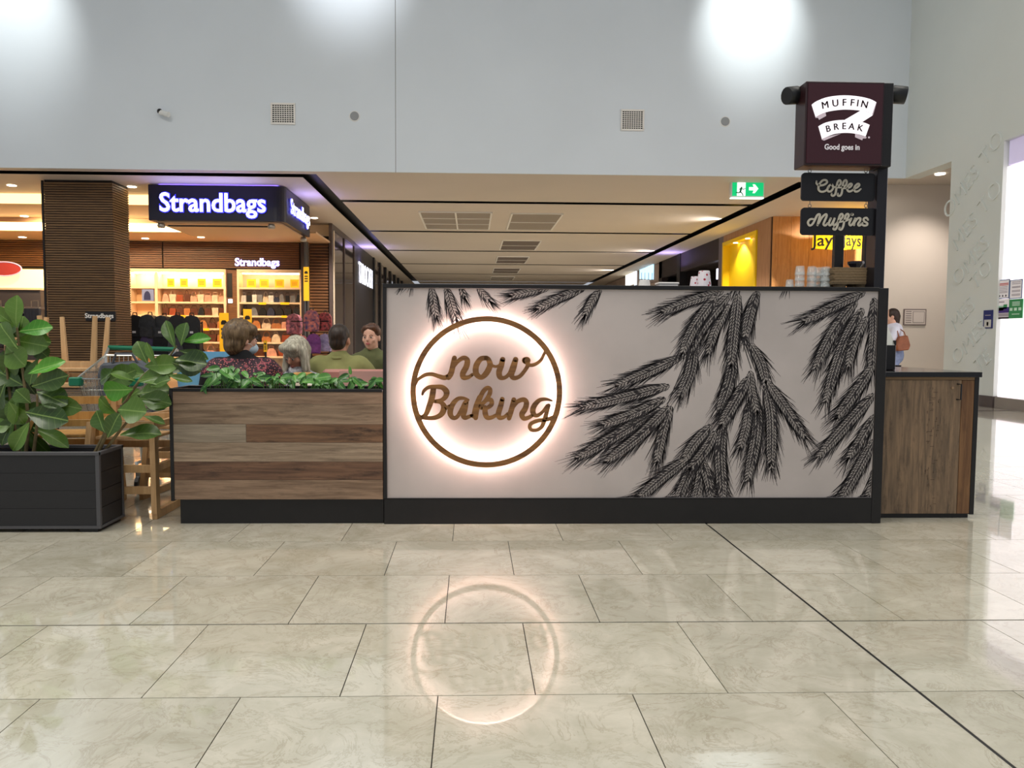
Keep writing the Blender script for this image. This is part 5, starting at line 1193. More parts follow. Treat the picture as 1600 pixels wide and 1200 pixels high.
c = at(118, 690, 4.94); high_chair((c.x, 4.94, 0), R(8), 'honey wooden high chair behind the charcoal planter box', honey)
high_chair((-1.98, 5.40, 0), R(-6), 'pale wooden high chair partly behind the plank divider end', pale)
# table with upturned chairs
tc_ = at(108, 600, 6.35)
t = thing('cafe_table', 'square cafe table carrying upturned chairs at the left', 'table', (tc_.x-.15, 6.4, 0), 0, 'cafe tables')
bx('tabletop', -.85, .42, -.36, .36, .70, .735, pale, t, .004); G().tube([(0, 0, .02), (0, 0, .70)], .03, 10).obj('pedestal', black_m, t); bx('base', -.25, .25, -.25, .25, .001, .02, black_m, t, .004)
def upturned(loc, rz, label):
    t = thing('upturned_chair', label, 'chair', loc, rz, 'chairs turned up on the cafe table')
    sh = [(-.2, -.2), (.2, -.2), (.215, .0), (.19, .2), (-.19, .2), (-.215, 0)]; G().prism(sh, (1, 0, 0), (0, 1, 0), (0, 0, .03), (0, 0, .085)).obj('seat', pale, t, bevel=.006)
    for x_, y_ in ((-.17, -.17), (.17, -.17), (-.15, .16), (.15, .16)): G().bar((x_, y_, .11), (x_*1.18, y_*1.18, .52), .042, .042, w2=.028, h2=.028).obj('leg', pale, t)
    for y_ in (-.16, .15): G().bar((-.17, y_, .135), (.17, y_, .135), .02, .045).obj('apron', pale, t)
    for s_ in (-1, 1): G().bar((s_*.17, .19, .09), (s_*.16, .245, .0), .03, .03).obj('back_post', pale, t)
    g = G(); P = [(-.18, .235, .03), (-.1, .27, .02), (.1, .27, .02), (.18, .235, .03)]; [g.bar(P[i], P[i+1], .02, .06) for i in range(3)]; g.obj('backrest', pale, t)
upturned((at(122, 570, 6.3).x, 6.3, .736), R(8), 'upturned beech chair nearest the shopping trolley')
upturned((at(62, 570, 6.45).x-.22, 6.45, .736), R(-5), 'upturned beech chair behind the bushy fig')
# shopping trolley
chrome = mat('trolley_chrome', (196, 196, 192), .28, metal=.9); tgreen = mat('trolley_green', (18, 110, 80), .4)
tr = thing('shopping_trolley', 'wire shopping trolley with green handle and a grey bag', 'trolley', (-2.5, 5.75, 0))
hA, hB = at(170, 543, 6.25), at(276, 546, 6.25); zH = hA.z
rA, rB = Vector((hA.x+.02, 6.15, zH-.06)), Vector((hB.x-.02, 6.15, zH-.06)); fA, fB = at(120, 592, 5.3), at(214, 592, 5.3); fB.z = fA.z
bA, bB = Vector((rA.x+.05, 6.05, .42)), Vector((rB.x-.05, 6.05, .42)); gA, gB = Vector((fA.x+.05, 5.4, .5)), Vector((fB.x-.05, 5.4, .5))
G().tube([hA, hB], .019, 10).obj('handle', tgreen, tr)
G().tube([rA, fA, fB, rB, rA], .008, 6).obj('rim', chrome, tr)
def wires(P0, P1, Q0, Q1, n, m_, name):
    g = G()
    for i in range(n+1): g.tube([P0.lerp(P1, i/n), Q0.lerp(Q1, i/n)], .0026, 4)
    for j in range(1, m_): g.tube([P0.lerp(Q0, j/m_), P1.lerp(Q1, j/m_)], .0026, 4)
    g.obj(name, chrome, tr, fixn=False)
wires(rA, fA, bA, gA, 22, 5, 'side_wires'); wires(rB, fB, bB, gB, 22, 5, 'side_wires'); wires(fA, fB, gA, gB, 14, 4, 'front_wires'); wires(bA, gA, bB, gB, 18, 6, 'floor_wires'); wires(rA, rB, bA, bB, 14, 4, 'back_wires')
for P_ in (fA, fB): bx('corner_cap', P_.x-.045, P_.x+.035, P_.y-.03, P_.y+.03, P_.z-.05, P_.z+.012, tgreen, tr, .008)
for s_, (P_, Q_, H_) in enumerate(((rA, bA, hA), (rB, bB, hB))):
    G().tube([H_, P_, (Q_.x, 6.05, .40), (Q_.x, 5.98, .16)], .012, 7).obj('frame_tube', chrome, tr); G().tube([(Q_.x, 5.98, .16), (Q_.x*.5+(gA.x if s_ == 0 else gB.x)*.5, 5.5, .2), (gA.x if s_ == 0 else gB.x, 5.42, .14)], .012, 7).obj('frame_tube', chrome, tr)
    G().tube([(Q_.x*.5+(gA.x if s_ == 0 else gB.x)*.5, 5.6, .2), ((gA.x if s_ == 0 else gB.x), 5.45, .5)], .011, 6).obj('frame_tube', chrome, tr)
    for y_ in (5.98, 5.42):
        xx = Q_.x if y_ > 5.7 else (gA.x if s_ == 0 else gB.x); o = G().lathe([(.062, -.013), (.062, .013)], 16).obj('wheel', black_m, tr); o.matrix_local = Matrix.Translation((xx, y_, .064)) @ Matrix.Rotation(R(90), 4, 'Y'); bx('caster_fork', xx-.018, xx+.018, y_-.02, y_+.02, .07, .16, chrome, tr)
settle(tr)
sb_ = thing('grey_bag', 'dark grey fabric bag sitting in the trolley', 'bag', (-2.66, 5.85, .52))
c = at(208, 575, 5.85); sb_.location = (c.x, 5.85, .50)
bm_ = mat('bag_grey_fabric', (86, 90, 98), .8, var=.2, scale=12)
G().prism([(-.19, 0), (.19, 0), (.22, .34), (.05, .42), (-.2, .40), (-.23, .3)], (1, 0, 0), (0, 0, 1), (0, .2, 0), (0, -.1, 0)).obj('bag_body', bm_, sb_, bevel=.02)
G().tube([(-.12, -.08, .38), (-.08, -.1, .47), (.04, -.1, .47), (.07, -.08, .4)], .01, 6).obj('handle', bm_, sb_)
# ================================================================== people
skin = mat('skin_fair', (222, 172, 148), .5, var=.08, scale=20); skin2 = mat('skin_tan', (196, 142, 116), .5, var=.08, scale=20)
def cap(g, a, b, r0, r1, seg=12):
    """tapered capsule"""
    a, b = Vector(a), Vector(b); d = b-a; l = d.length
    if l < 1e-6: g.sphere(a, r0); return
    d.normalize(); pts = []; rs = []
    for i in range(5): t_ = -math.pi/2+math.pi/2*i/4; pts.append(a+d*(r0*math.sin(t_))); rs.append(max(.001, r0*math.cos(t_)))
    for i in range(5): t_ = math.pi/2*i/4; pts.append(b+d*(r1*math.sin(t_))); rs.append(max(.001, r1*math.cos(t_)))
    g.tube(pts, rs, seg)
def melt(g, name, mats, parent, voxel=.011, it=3, matfn=None, noise_amp=0., noise_s=20.):
    """fuse overlapping volumes into one continuous skin"""
    me = g.mesh(name); o = bpy.data.objects.new(name, me); col.objects.link(o)
    md = o.modifiers.new('fuse', 'REMESH'); md.mode = 'VOXEL'; md.voxel_size = voxel
    dg = bpy.context.evaluated_depsgraph_get(); dg.update(); nm = bpy.data.meshes.new_from_object(o.evaluated_get(dg))
    bpy.data.objects.remove(o); bpy.data.meshes.remove(me)
    bm = bmesh.new(); bm.from_mesh(nm)
    for _ in range(it): bmesh.ops.smooth_vert(bm, verts=bm.verts, factor=.5, use_axis_x=True, use_axis_y=True, use_axis_z=True)
    if noise_amp:
        for v in bm.verts: v.co += v.normal*noise_amp*mnoise.noise(Vector((v.co.x*noise_s, v.co.y*noise_s, v.co.z*noise_s*.35)))
    for f in bm.faces:
        f.smooth = True
        if matfn: f.material_index = matfn(f.calc_center_median())
    nm.materials.clear(); bm.to_mesh(nm); bm.free(); nm.name = name
    return ob(name, nm, mats, parent)
def rotz_v(v, a): return Vector((v.x*math.cos(a)-v.y*math.sin(a), v.x*math.sin(a)+v.y*math.cos(a), v.z))
def head_prims(g, H_, Rm, s=1., ears=True):
    """H_ head centre, Rm 3x3 orientation (local +Y looks forward)"""
    P = lambda x, y, z: H_+Rm @ (Vector((x, y, z))*s)
    g.sphere(P(0, -.012, .03), (.074*s, .092*s, .088*s), 16, 12, rot=Rm)
    g.sphere(P(0, .014, -.03), (.062*s, .074*s, .082*s), 16, 12, rot=Rm)
    g.sphere(P(0, .052, -.088), (.028*s, .026*s, .02*s), 10, 8, rot=Rm)
    cap(g, P(0, .088, .012), P(0, .102, -.022), .008*s, .012*s, 8)
    g.sphere(P(0, .078, -.054), (.022*s, .014*s, .012*s), 10, 8, rot=Rm)
    for sd in (-1, 1):
        g.sphere(P(sd*.045, .056, -.022), (.022*s, .022*s, .024*s), 10, 8, rot=Rm)
        if ears: g.sphere(P(sd*.077, -.008, -.012), (.010*s, .020*s, .032*s), 10, 8, rot=Rm)
def face(t, H_, Rm, brow, lip, eye=(60, 44, 34)):
    P = lambda x, y, z: H_+Rm @ Vector((x, y, z))
    for sd in (-1, 1):
        G().sphere(P(sd*.031, .079, .004), (.0125, .007, .0065), 10, 7, rot=Rm).obj('eye', mat('eye_white', (226, 220, 214), .3), t, smooth=True)
        G().sphere(P(sd*.031, .0845, .004), (.006, .003, .006), 8, 6, rot=Rm).obj('iris', mat('iris_%d' % eye[0], eye, .3), t, smooth=True)
        G().tube([P(sd*.016, .087, .019), P(sd*.032, .086, .024), P(sd*.048, .076, .019)], .0032, 5).obj('eyebrow', brow, t)
        G().tube([P(sd*.018, .083, .008), P(sd*.031, .086, .0115), P(sd*.044, .079, .008)], .002, 5).obj('eyelid', brow, t)
    G().tube([P(-.024, .084, -.052), P(-.008, .0905, -.050), P(.008, .0905, -.050), P(.024, .084, -.052)], [.0015, .0045, .0045, .0015], 6).obj('lips', lip, t)
    G().tube([P(-.018, .086, -.058), P(0, .0905, -.060), P(.018, .086, -.058)], [.0015, .0045, .0015], 6).obj('lips', lip, t)
def hand(g, W_, d, n_, s=1.):
    """palm and five curled fingers; W_ wrist, d pointing direction, n_ palm normal"""
    d = Vector(d).normalized(); n_ = Vector(n_); n_ = (n_-d*n_.dot(d)).normalized(); r = d.cross(n_)
    for i in range(-2, 3): cap(g, W_+r*i*.012*s, W_+d*.075*s+r*i*.017*s, .013*s, .012*s, 8)
    for i, L_ in enumerate((.062, .074, .070, .054)):
        b = W_+d*.078*s+r*(i-1.5)*.021*s; k1 = b+d*L_*.45*s+n_*.012*s; k2 = k1+(d*.6+n_*.8).normalized()*L_*.35*s; k3 = k2+(d*.1+n_).normalized()*L_*.28*s
        cap(g, b, k1, .009*s, .0085*s, 8); cap(g, k1, k2, .0085*s, .008*s, 8); cap(g, k2, k3, .008*s, .0068*s, 8)
    b = W_+d*.02*s-r*.03*s; k1 = b+(d*.7-r*.7+n_*.3).normalized()*.04*s; cap(g, b, k1, .012*s, .0105*s, 8); cap(g, k1, k1+(d*.8+n_*.5).normalized()*.032*s, .010*s, .008*s, 8)
def seated(name, label, head_at, face_deg, torso_deg, skin_m, shirt_mats, shirt_fn=None, trousers=(40, 42, 52), lean=.0, tilt=(0, 0), arms=None, s=1., sh_w=.19, sleeve_end=1.0, seat=.45, chest=.115, hipback=.06):
    """head_at: world head centre. local frame: +Y forward of the torso"""
    hx, hy, hz = head_at; ta = R(torso_deg)
    t = thing(name, label, 'person', (hx-rotz_v(Vector((0, lean, 0)), ta).x, hy-rotz_v(Vector((0, lean, 0)), ta).y, 0))
    t.rotation_euler.z = ta
    Hd = Vector((0, lean, hz)); neck = Vector((0, lean-.02, hz-.115)); sh = Vector((0, lean*.75-.015, hz-.235)); pel = Vector((0, -hipback, seat+.11)); mid = sh.lerp(pel, .5)+Vector((0, -.015, 0))
    Rm = Matrix.Rotation(R(face_deg-torso_deg), 3, 'Z') @ Matrix.Rotation(R(tilt[0]), 3, 'X') @ Matrix.Rotation(R(tilt[1]), 3, 'Y')
    A = arms or {}
    g = G(); head_prims(g, Hd, Rm, s)
    cap(g, Hd+Rm @ Vector((0, -.018, -.05)), sh+Vector((0, 0, .05)), .054, .06)
    cap(g, sh+Vector((0, .01, -.03)), mid, .075, .085); cap(g, mid, pel, .085, .095)
    c_ = G(); cap(c_, sh+Vector((0, 0, -.02)), mid, chest*.92, chest); cap(c_, mid, pel, chest, chest*1.05)   # shirt
    for sx_ in (-1, 1): cap(c_, sh+Vector((sx_*(sh_w-.06), 0, .02)), mid+Vector((sx_*.065, 0, 0)), chest*.82, chest*.95); cap(c_, mid+Vector((sx_*.065, 0, 0)), pel+Vector((sx_*.07, 0, 0)), chest*.95, chest)
    cap(c_, sh+Vector((-sh_w+.05, 0, .03)), sh+Vector((sh_w-.05, 0, .03)), .075, .075); cap(c_, sh+Vector((-.05, 0, .07)), sh+Vector((.05, 0, .07)), .065, .065)
    cap(c_, neck+Vector((0, .0, -.06)), neck+Vector((0, -.004, -.005)), .078, .066)
    for sx_ in (-1, 1):
        S = sh+Vector((sx_*sh_w, 0, .015)); dflt = (Vector((sx_*(sh_w+.05), .06+sh.y, sh.z-.24)), Vector((sx_*.12, .30+sh.y, sh.z-.26)))
        E_, W_ = [Vector(v) for v in A.get(sx_, dflt)]
        cap(g, S, E_, .046, .04); cap(g, E_, W_, .04, .028); hand(g, W_, (W_-E_), Vector((-sx_*.3, 0, -1)), .95)
        cap(c_, S, E_, .064, .056); cap(c_, E_, E_.lerp(W_, sleeve_end*.92), .056, .044)
        cap(g, pel+Vector((sx_*.09, .02, -.02)), Vector((sx_*.11, .40, seat+.06)), .07, .06); cap(g, Vector((sx_*.11, .40, seat+.06)), Vector((sx_*.11, .42, .09)), .055, .04); cap(g, Vector((sx_*.11, .40, .05)), Vector((sx_*.115, .56, .035)), .04, .035)
    melt(g, 'body', [skin_m], t, .0095, 2)
    melt(c_, 'shirt', shirt_mats, t, .013, 4, shirt_fn, .006, 9.)
    q = G()
    for sx_ in (-1, 1): cap(q, pel+Vector((sx_*.085, .0, -.02)), Vector((sx_*.11, .40, seat+.06)), .092, .078); cap(q, Vector((sx_*.11, .40, seat+.06)), Vector((sx_*.11, .42, .12)), .076, .058)
    cap(q, pel+Vector((-.07, 0, 0)), pel+Vector((.07, 0, 0)), .12, .12); melt(q, 'trousers', [mat('trousers_%d%d' % (trousers[0], trousers[2]), trousers, .8)], t, .016, 2)
    for sx_ in (-1, 1): g2 = G(); cap(g2, Vector((sx_*.112, .39, .052)), Vector((sx_*.117, .57, .042)), .047, .04); melt(g2, 'shoe', [black_m], t, .014, 1)
    return t, Hd, Rm
def hairmat(name, a, b): return mat(name, a, .45, var=.9, scale=10, rgb2=b, stretch=(9, 9, 1.2))
def stool(loc, label, seat=.45):
    t = thing('cafe_stool', label, 'stool', loc, 0, 'cafe seats behind the divider'); G().lathe([(.17, seat-.04), (.18, seat-.02), (.17, seat-.002)], 20).obj('seat', pale, t)
    for a_ in (45, 135, 225, 315): G().bar((.19*math.cos(R(a_)), .19*math.sin(R(a_)), .001), (.12*math.cos(R(a_)), .12*math.sin(R(a_)), seat-.035), .03).obj('leg', pale, t)

# 1. woman in the patterned dark shirt, seen from behind
H1 = at(378, 530, 5.22)
def paisley():
    mt = bpy.data.materials.new('paisley_fabric'); mt.use_nodes = True; nt = mt.node_tree; L = nt.links.new; N = nt.nodes.new; B = nt.nodes['Principled BSDF']; B.inputs['Roughness'].default_value = .7
    tc = N('ShaderNodeTexCoord'); v1 = N('ShaderNodeTexVoronoi'); v1.inputs['Scale'].default_value = 78; L(tc.outputs['Object'], v1.inputs['Vector'])
    r1 = N('ShaderNodeValToRGB'); e = r1.color_ramp.elements; e[0].position = .26; e[0].color = (1, 1, 1, 1); e[1].position = .34; e[1].color = (0, 0, 0, 1); L(v1.outputs['Distance'], r1.inputs[0])
    mxc = N('ShaderNodeMix'); mxc.data_type = 'RGBA'; L(v1.outputs['Color'], mxc.inputs[0]); mxc.inputs[6].default_value = (*lin((196, 104, 62)), 1); mxc.inputs[7].default_value = (*lin((214, 128, 150)), 1)
    mx = N('ShaderNodeMix'); mx.data_type = 'RGBA'; L(r1.outputs[0], mx.inputs[0]); mx.inputs[6].default_value = (*lin((46, 18, 34)), 1); L(mxc.outputs[2], mx.inputs[7])
    v2 = N('ShaderNodeTexVoronoi'); v2.inputs['Scale'].default_value = 11; L(tc.outputs['Object'], v2.inputs['Vector']); r2 = N('ShaderNodeValToRGB'); e = r2.color_ramp.elements; e[0].position = .30; e[0].color = (0, 0, 0, 1); e[1].position = .42; e[1].color = (0, 0, 0, 1); k_ = e.new(.36); k_.color = (1, 1, 1, 1); L(v2.outputs['Distance'], r2.inputs[0])
    m3 = N('ShaderNodeMix'); m3.data_type = 'RGBA'; L(r2.outputs[0], m3.inputs[0]); L(mx.outputs[2], m3.inputs[6]); m3.inputs[7].default_value = (*lin((176, 84, 96)), 1); L(m3.outputs[2], B.inputs['Base Color']); return mt
pais = paisley(); blackf = mat('black_fabric', (20, 20, 24), .85, var=.2, scale=20)
H1z = H1.z
def pf(c): return 1 if (c.x < .015-(H1z-.25-c.z)*-.55 and c.z < H1z-.235 and c.y < .1) or c.z > H1z-.125 else 0
t, Hd, Rm = seated('person', 'person with short brown hair, mask and paisley shirt seen from behind', H1, -48, 14, skin, [pais, blackf], pf, (30, 30, 36), lean=.03, s=1.02, sh_w=.2, chest=.125)
hb = hairmat('hair_brown_ash', (128, 104, 74), (64, 46, 30)); g = G(); P = lambda x, y, z: Hd+Rm @ Vector((x, y, z))
g.sphere(P(0, -.022, .038), (.098, .112, .104), 16, 12, rot=Rm); g.sphere(P(0, -.055, -.03), (.082, .07, .085), 16, 12, rot=Rm); cap(g, P(-.07, .03, .06), P(.07, .03, .06), .045, .045)
for sd in (-1, 1): cap(g, P(sd*.075, -.02, .02), P(sd*.07, -.03, -.04), .026, .014)
melt(g, 'hair', [hb], t, .01, 2, None, .006, 60.)
g = G()
for sd in (-1, 1): g.tube([P(sd*.03+.026*math.cos(k*.7), .094-abs(sd*.03+.026*math.cos(k*.7))*.12, .004+.02*math.sin(k*.7)) for k in range(9)], .002, 5, closed=True); g.tube([P(sd*.056, .085, .008), P(sd*.078, .04, .008), P(sd*.08, -.005, .0)], .002, 5)
g.obj('glasses', mat('glasses_dark', (50, 36, 34), .3), t, fixn=False)
g = G(); g.sphere(P(0, .048, -.062), (.058, .066, .044), 14, 10, rot=Rm); o = g.obj('face_mask', mat('mask_blue', (190, 212, 226), .8), t, smooth=True)
for sd in (-1, 1): G().tube([P(sd*.055, .06, -.05), P(sd*.075, .02, -.03), P(sd*.082, -.008, -.03)], .0018, 4).obj('mask_loop', mat('mask_white', (230, 230, 230), .7), t, fixn=False)
stool((t.location.x+.0, t.location.y-.02, 0), 'cafe stool under the person in the paisley shirt')

# 2. woman with long grey hair, head bowed over her meal
H2 = at(463, 553, 5.72)
wp_ = mat('blackwhite_print', (232, 232, 236), .8, var=1., scale=26, rgb2=(30, 30, 50))
t, Hd, Rm = seated('person', 'person with long grey hair bowed over a meal', H2, 150, 172, skin2, [wp_], None, (60, 60, 80), lean=.10, tilt=(-32, 0), s=.98, sh_w=.16, chest=.10, sleeve_end=.6)
hg = hairmat('hair_silver', (206, 200, 180), (134, 128, 112)); g = G(); P = lambda x, y, z: Hd+Rm @ Vector((x, y, z))
g.sphere(P(0, -.02, .04), (.088, .104, .094), 16, 12, rot=Rm); cap(g, P(-.05, .04, .075), P(.05, .04, .075), .04, .04)
for sd in (-1, 1):
    b0 = P(sd*.074, -.005, .02); cap(g, b0, b0+Vector((sd*.018, -.01, -.14)), .036, .032); cap(g, b0+Vector((sd*.018, -.01, -.12)), b0+Vector((sd*.012, -.015, -.22)), .032, .018)
b0 = P(0, -.07, 0); cap(g, b0, b0+Vector((0, -.03, -.18)), .07, .04); melt(g, 'hair', [hg], t, .01, 2, None, .006, 60.)
face(t, Hd, Rm, mat('brow_grey', (120, 100, 86), .7), mat('lip_rose', (176, 104, 94), .5))
stool((t.location.x+.0, t.location.y-.0, 0), 'cafe stool under the grey haired person')

# 3. man in olive shirt, seen from behind
H3 = at(531, 531, 6.0)
olive = mat('olive_shirt', (134, 134, 84), .85, var=.18, scale=6, bump=.3)
t, Hd, Rm = seated('person', 'person with dark cropped hair in an olive shirt, seen from behind', H3, -12, -6, skin2, [olive], None, (60, 62, 46), lean=.04, s=1.0, sh_w=.205, chest=.125, arms={1: (Vector((.33, .08, H3.z-.42)), Vector((.28, .34, H3.z-.37)))})
hd = hairmat('hair_dark_crop', (62, 46, 34), (26, 18, 14)); g = G(); P = lambda x, y, z: Hd+Rm @ Vector((x, y, z))
g.sphere(P(0, -.016, .036), (.081, .098, .09), 16, 12, rot=Rm); g.sphere(P(0, -.05, -.02), (.068, .056, .066), 14, 10, rot=Rm); melt(g, 'hair', [hd], t, .01, 2, None, .003, 90.)
g = G(); zc = H3.z-.13; g.tube([(.062*math.cos(k*math.pi/8), .02+.06*math.sin(k*math.pi/8), zc+.012*math.sin(k*math.pi/8)) for k in range(16)], .016, 6, closed=True); g.obj('collar', olive, t, smooth=True)
g = G(); yy_ = -.175; g.tube([(-.19, -.13, H3.z-.33), (-.1, -.165, H3.z-.335), (.1, -.165, H3.z-.335), (.19, -.13, H3.z-.33)], .004, 5); g.obj('yoke_seam', mat('olive_dark', (74, 76, 44), .9), t)

# 4. young woman in olive facing the camera
H4 = at(580, 527, 7.05)
t, Hd, Rm = seated('person', 'person with tied back brown hair in olive, facing the kiosk', H4, 166, 176, skin, [mat('olive_shirt_dark', (98, 102, 66), .85, var=.18, scale=6)], None, (60, 62, 46), lean=.06, tilt=(-3, 0), s=1.0, sh_w=.165, chest=.10)
hb2 = hairmat('hair_tied_brown', (104, 66, 42), (52, 30, 20)); g = G(); P = lambda x, y, z: Hd+Rm @ Vector((x, y, z))
g.sphere(P(0, -.024, .04), (.083, .094, .092), 16, 12, rot=Rm); cap(g, P(-.04, .035, .085), P(.04, .035, .085), .03, .03); cap(g, P(-.06, .02, .06), P(.06, .02, .06), .03, .03); g.sphere(P(0, -.125, -.01), (.036, .036, .04), 10, 8, rot=Rm)
for sd in (-1, 1): cap(g, P(sd*.06, .02, .07), P(sd*.074, -.005, .03), .018, .014)
melt(g, 'hair', [hb2], t, .009, 2, None, .003, 80.)
face(t, Hd, Rm, mat('brow_brown', (84, 54, 40), .7), mat('lip_pink', (190, 96, 96), .5), (70, 60, 50))
g = G(); zc = H4.z-.15
for sd in (-1, 1): g.add([(0.01*sd, .085, zc-.06), (sd*.075, .06, zc-.015), (sd*.07, -.02, zc+.035), (sd*.04, .04, zc+.012)], [(0, 1, 2, 3)])
o = g.obj('collar', mat('olive_shirt_dark', (98, 102, 66), .85), t, fixn=False); md = o.modifiers.new('thick', 'SOLIDIFY'); md.thickness = .008
stool((t.location.x, t.location.y, 0), 'cafe stool under the person facing the kiosk')

t2 = thing('cafe_table', 'cafe table between the two people in olive', 'table', (-.93, 6.52, 0), 0, 'cafe tables'); bx('tabletop', -.2, .32, -.16, .16, .71, .735, pale, t2, .004); G().tube([(.25, 0, .02), (.25, 0, .71)], .03, 10).obj('pedestal', black_m, t2); bx('base', .12, .38, -.1, .1, .001, .02, black_m, t2)
# pink booth, table, meal
pink = mat('booth_pink', (188, 132, 122), .5, var=.08, scale=8)
b0, b1 = at(503, 577, 5.78), at(640, 577, 5.78)
t = thing('booth_bench', 'dusty pink upholstered booth bench behind the divider', 'bench', ((b0.x+b1.x)/2, 5.9, 0)); w_ = (b1.x-b0.x)/2
bx('backrest', -w_, w_, -.12, -.05, .42, b0.z, pink, t, .02); bx('seat', -w_, w_, -.05, .42, .36, .45, pink, t, .02); bx('base', -w_+.03, w_-.03, -.08, .38, .001, .36, black_m, t)
t = thing('cafe_table', 'small round cafe table between the seated people and divider', 'table', (at(510, 600, 5.12).x, 5.12, 0), 0, 'cafe tables')
G().lathe([(.27, .742), (.28, .752), (.27, .762)], 28).obj('tabletop', pale, t); G().tube([(0, 0, .02), (0, 0, .742)], .03, 10).obj('pedestal', black_m, t); G().lathe([(.2, .001), (.18, .02)], 20).obj('base', black_m, t)
c = at(503, 598, 5.16)
pl_ = G().lathe([(.0, .004), (.07, .004), (.115, .02), (.118, .024), (.07, .010), (.0, .009)], 24).obj('plate', mat('white_china', (238, 236, 232), .25), loc=(c.x, 5.16, .763), smooth=True); tag(pl_, 'white dinner plate on the cafe table', 'plate')
c = at(478, 590, 5.2); t = thing('sandwich', 'toasted sandwich in white wrapping before the grey haired person', 'food', (c.x-.02, 5.2, .763))
G().prism([(-.07, 0), (.07, 0), (.06, .03), (-.06, .03)], (1, 0, 0), (0, 0, 1), (0, .09, 0), (0, -.045, .07)).obj('bread', mat('toast', (206, 156, 92), .8, var=.3, scale=40), t, bevel=.008); G().prism([(-.08, 0), (.08, 0), (.09, .075), (-.07, .07)], (1, 0, 0), (0, 0, 1), (0, .1, 0), (0, -.05, 0)).obj('wrapping', mat('paper_wrap', (226, 220, 208), .7), t, bevel=.006)
c = at(560, 586, 5.45); t = thing('menu_holder', 'clear acrylic menu holder in front of the pink booth', 'menu holder', (at(575, 590, 5.5).x, 5.5, .0))
bx('stand', -.2, .26, -.02, .0, .74, .86, mat('acrylic_pinkish', (206, 170, 164), .15, alpha=.75), t); bx('foot', -.2, .26, -.08, .06, .735, .742, mat('acrylic_pinkish', (206, 170, 164), .15), t)
t2 = thing('cafe_table', 'narrow cafe table along the pink booth', 'table', (at(575, 590, 5.5).x, 5.48, 0), 0, 'cafe tables'); bx('tabletop', -.3, .4, -.15, .16, .70, .734, pale, t2, .004); G().tube([(0, 0, .02), (0, 0, .70)], .03, 10).obj('pedestal', black_m, t2); bx('base', -.18, .18, -.14, .14, .001, .02, black_m, t2)
# blue chairs left of the paisley shirt
blu = mat('sky_blue_plastic', (118, 178, 214), .45)
def blue_chair(px, Y_, top, label):
    c = at(px, 570, Y_); t = thing('blue_chair', label, 'chair', (c.x, Y_, 0), 0, 'sky blue cafe chairs'); z1 = at(px, top, Y_).z
    g = G(); n = 8; vs = []
    for i in range(n+1):
        a_ = R(-60+120*i/n)
        for r_, z_ in ((.2, .42), (.22, z1), (.205, z1), (.185, .42)): vs.append((r_*math.sin(a_), -r_*math.cos(a_)+.1, z_))
    fs = [(i*4+j, i*4+(j+1) % 4, (i+1)*4+(j+1) % 4, (i+1)*4+j) for i in range(n) for j in range(4)]+[(0, 1, 2, 3), (n*4+3, n*4+2, n*4+1, n*4)]
    g.add(vs, fs); g.obj('shell_back', blu, t, smooth=False); G().lathe([(.19, .42), (.2, .44), (.19, .455)], 20, (0, .08, 0)).obj('seat', blu, t)
    for x_ in (-.15, .15):
        for y_ in (-.06, .22): G().tube([(x_, y_, .42), (x_*1.2, y_+(y_-.08)*.2, .001)], .012, 7).obj('leg', chrome, t)
blue_chair(344, 6.4, 549, 'sky blue shell chair behind the paisley shirt person'); blue_chair(316, 5.92, 571, 'sky blue shell chair at the left end of the divider')

# standing person at the far right, beyond the cabinet
c = at(1396, 520, 13.2)
t = thing('person', 'standing person in white tee with brown shoulder bag behind the cabinet', 'person', (c.x-.02, 13.2, 0)); t.rotation_euler.z = R(70); t.scale = (1.26, 1.26, 1.24)
g = G(); Hd = Vector((0, .02, 1.22)); Rm = Matrix.Rotation(R(-14), 3, 'X'); head_prims(g, Hd, Rm, .92)
sh = Vector((0, -.02, 1.03)); pel = Vector((0, -.02, .72)); cap(g, Hd+Vector((0, -.02, -.05)), sh, .048, .055); cap(g, sh, pel, .09, .095)
for sx_ in (-1, 1):
    cap(g, sh+Vector((sx_*.14, 0, 0)), Vector((sx_*.18, .04, .82)), .042, .036); cap(g, Vector((sx_*.18, .04, .82)), Vector((sx_*.13, .2, .88)), .036, .026); hand(g, Vector((sx_*.13, .2, .88)), (-sx_*.1, .9, .2), (0, 0, -1), .9)
    cap(g, pel+Vector((sx_*.075, 0, 0)), Vector((sx_*.085, .01, .4)), .075, .052); cap(g, Vector((sx_*.085, .01, .4)), Vector((sx_*.085, -.01, .07)), .05, .036); cap(g, Vector((sx_*.085, -.03, .04)), Vector((sx_*.09, .13, .03)), .035, .028)
melt(g, 'body', [skin], t, .0105, 2)
g = G(); cap(g, sh+Vector((-.08, 0, .0)), sh+Vector((.08, 0, .0)), .085, .085); cap(g, sh, pel+Vector((0, 0, .08)), .115, .12)
for sx_ in (-1, 1): cap(g, sh+Vector((sx_*.14, 0, 0)), Vector((sx_*.165, .02, .91)), .06, .055)
melt(g, 'shirt', [mat('white_tee', (226, 226, 240), .8)], t, .014, 3)
g = G(); cap(g, pel+Vector((0, 0, .06)), pel+Vector((0, 0, -.05)), .125, .14)
for sx_ in (-1, 1): cap(g, pel+Vector((sx_*.07, 0, -.02)), Vector((sx_*.085, .01, .4)), .095, .075); cap(g, Vector((sx_*.085, .01, .4)), Vector((sx_*.085, -.01, .16)), .074, .062)
melt(g, 'trousers', [mat('pale_denim', (140, 154, 190), .8, var=.2, scale=30)], t, .016, 2)
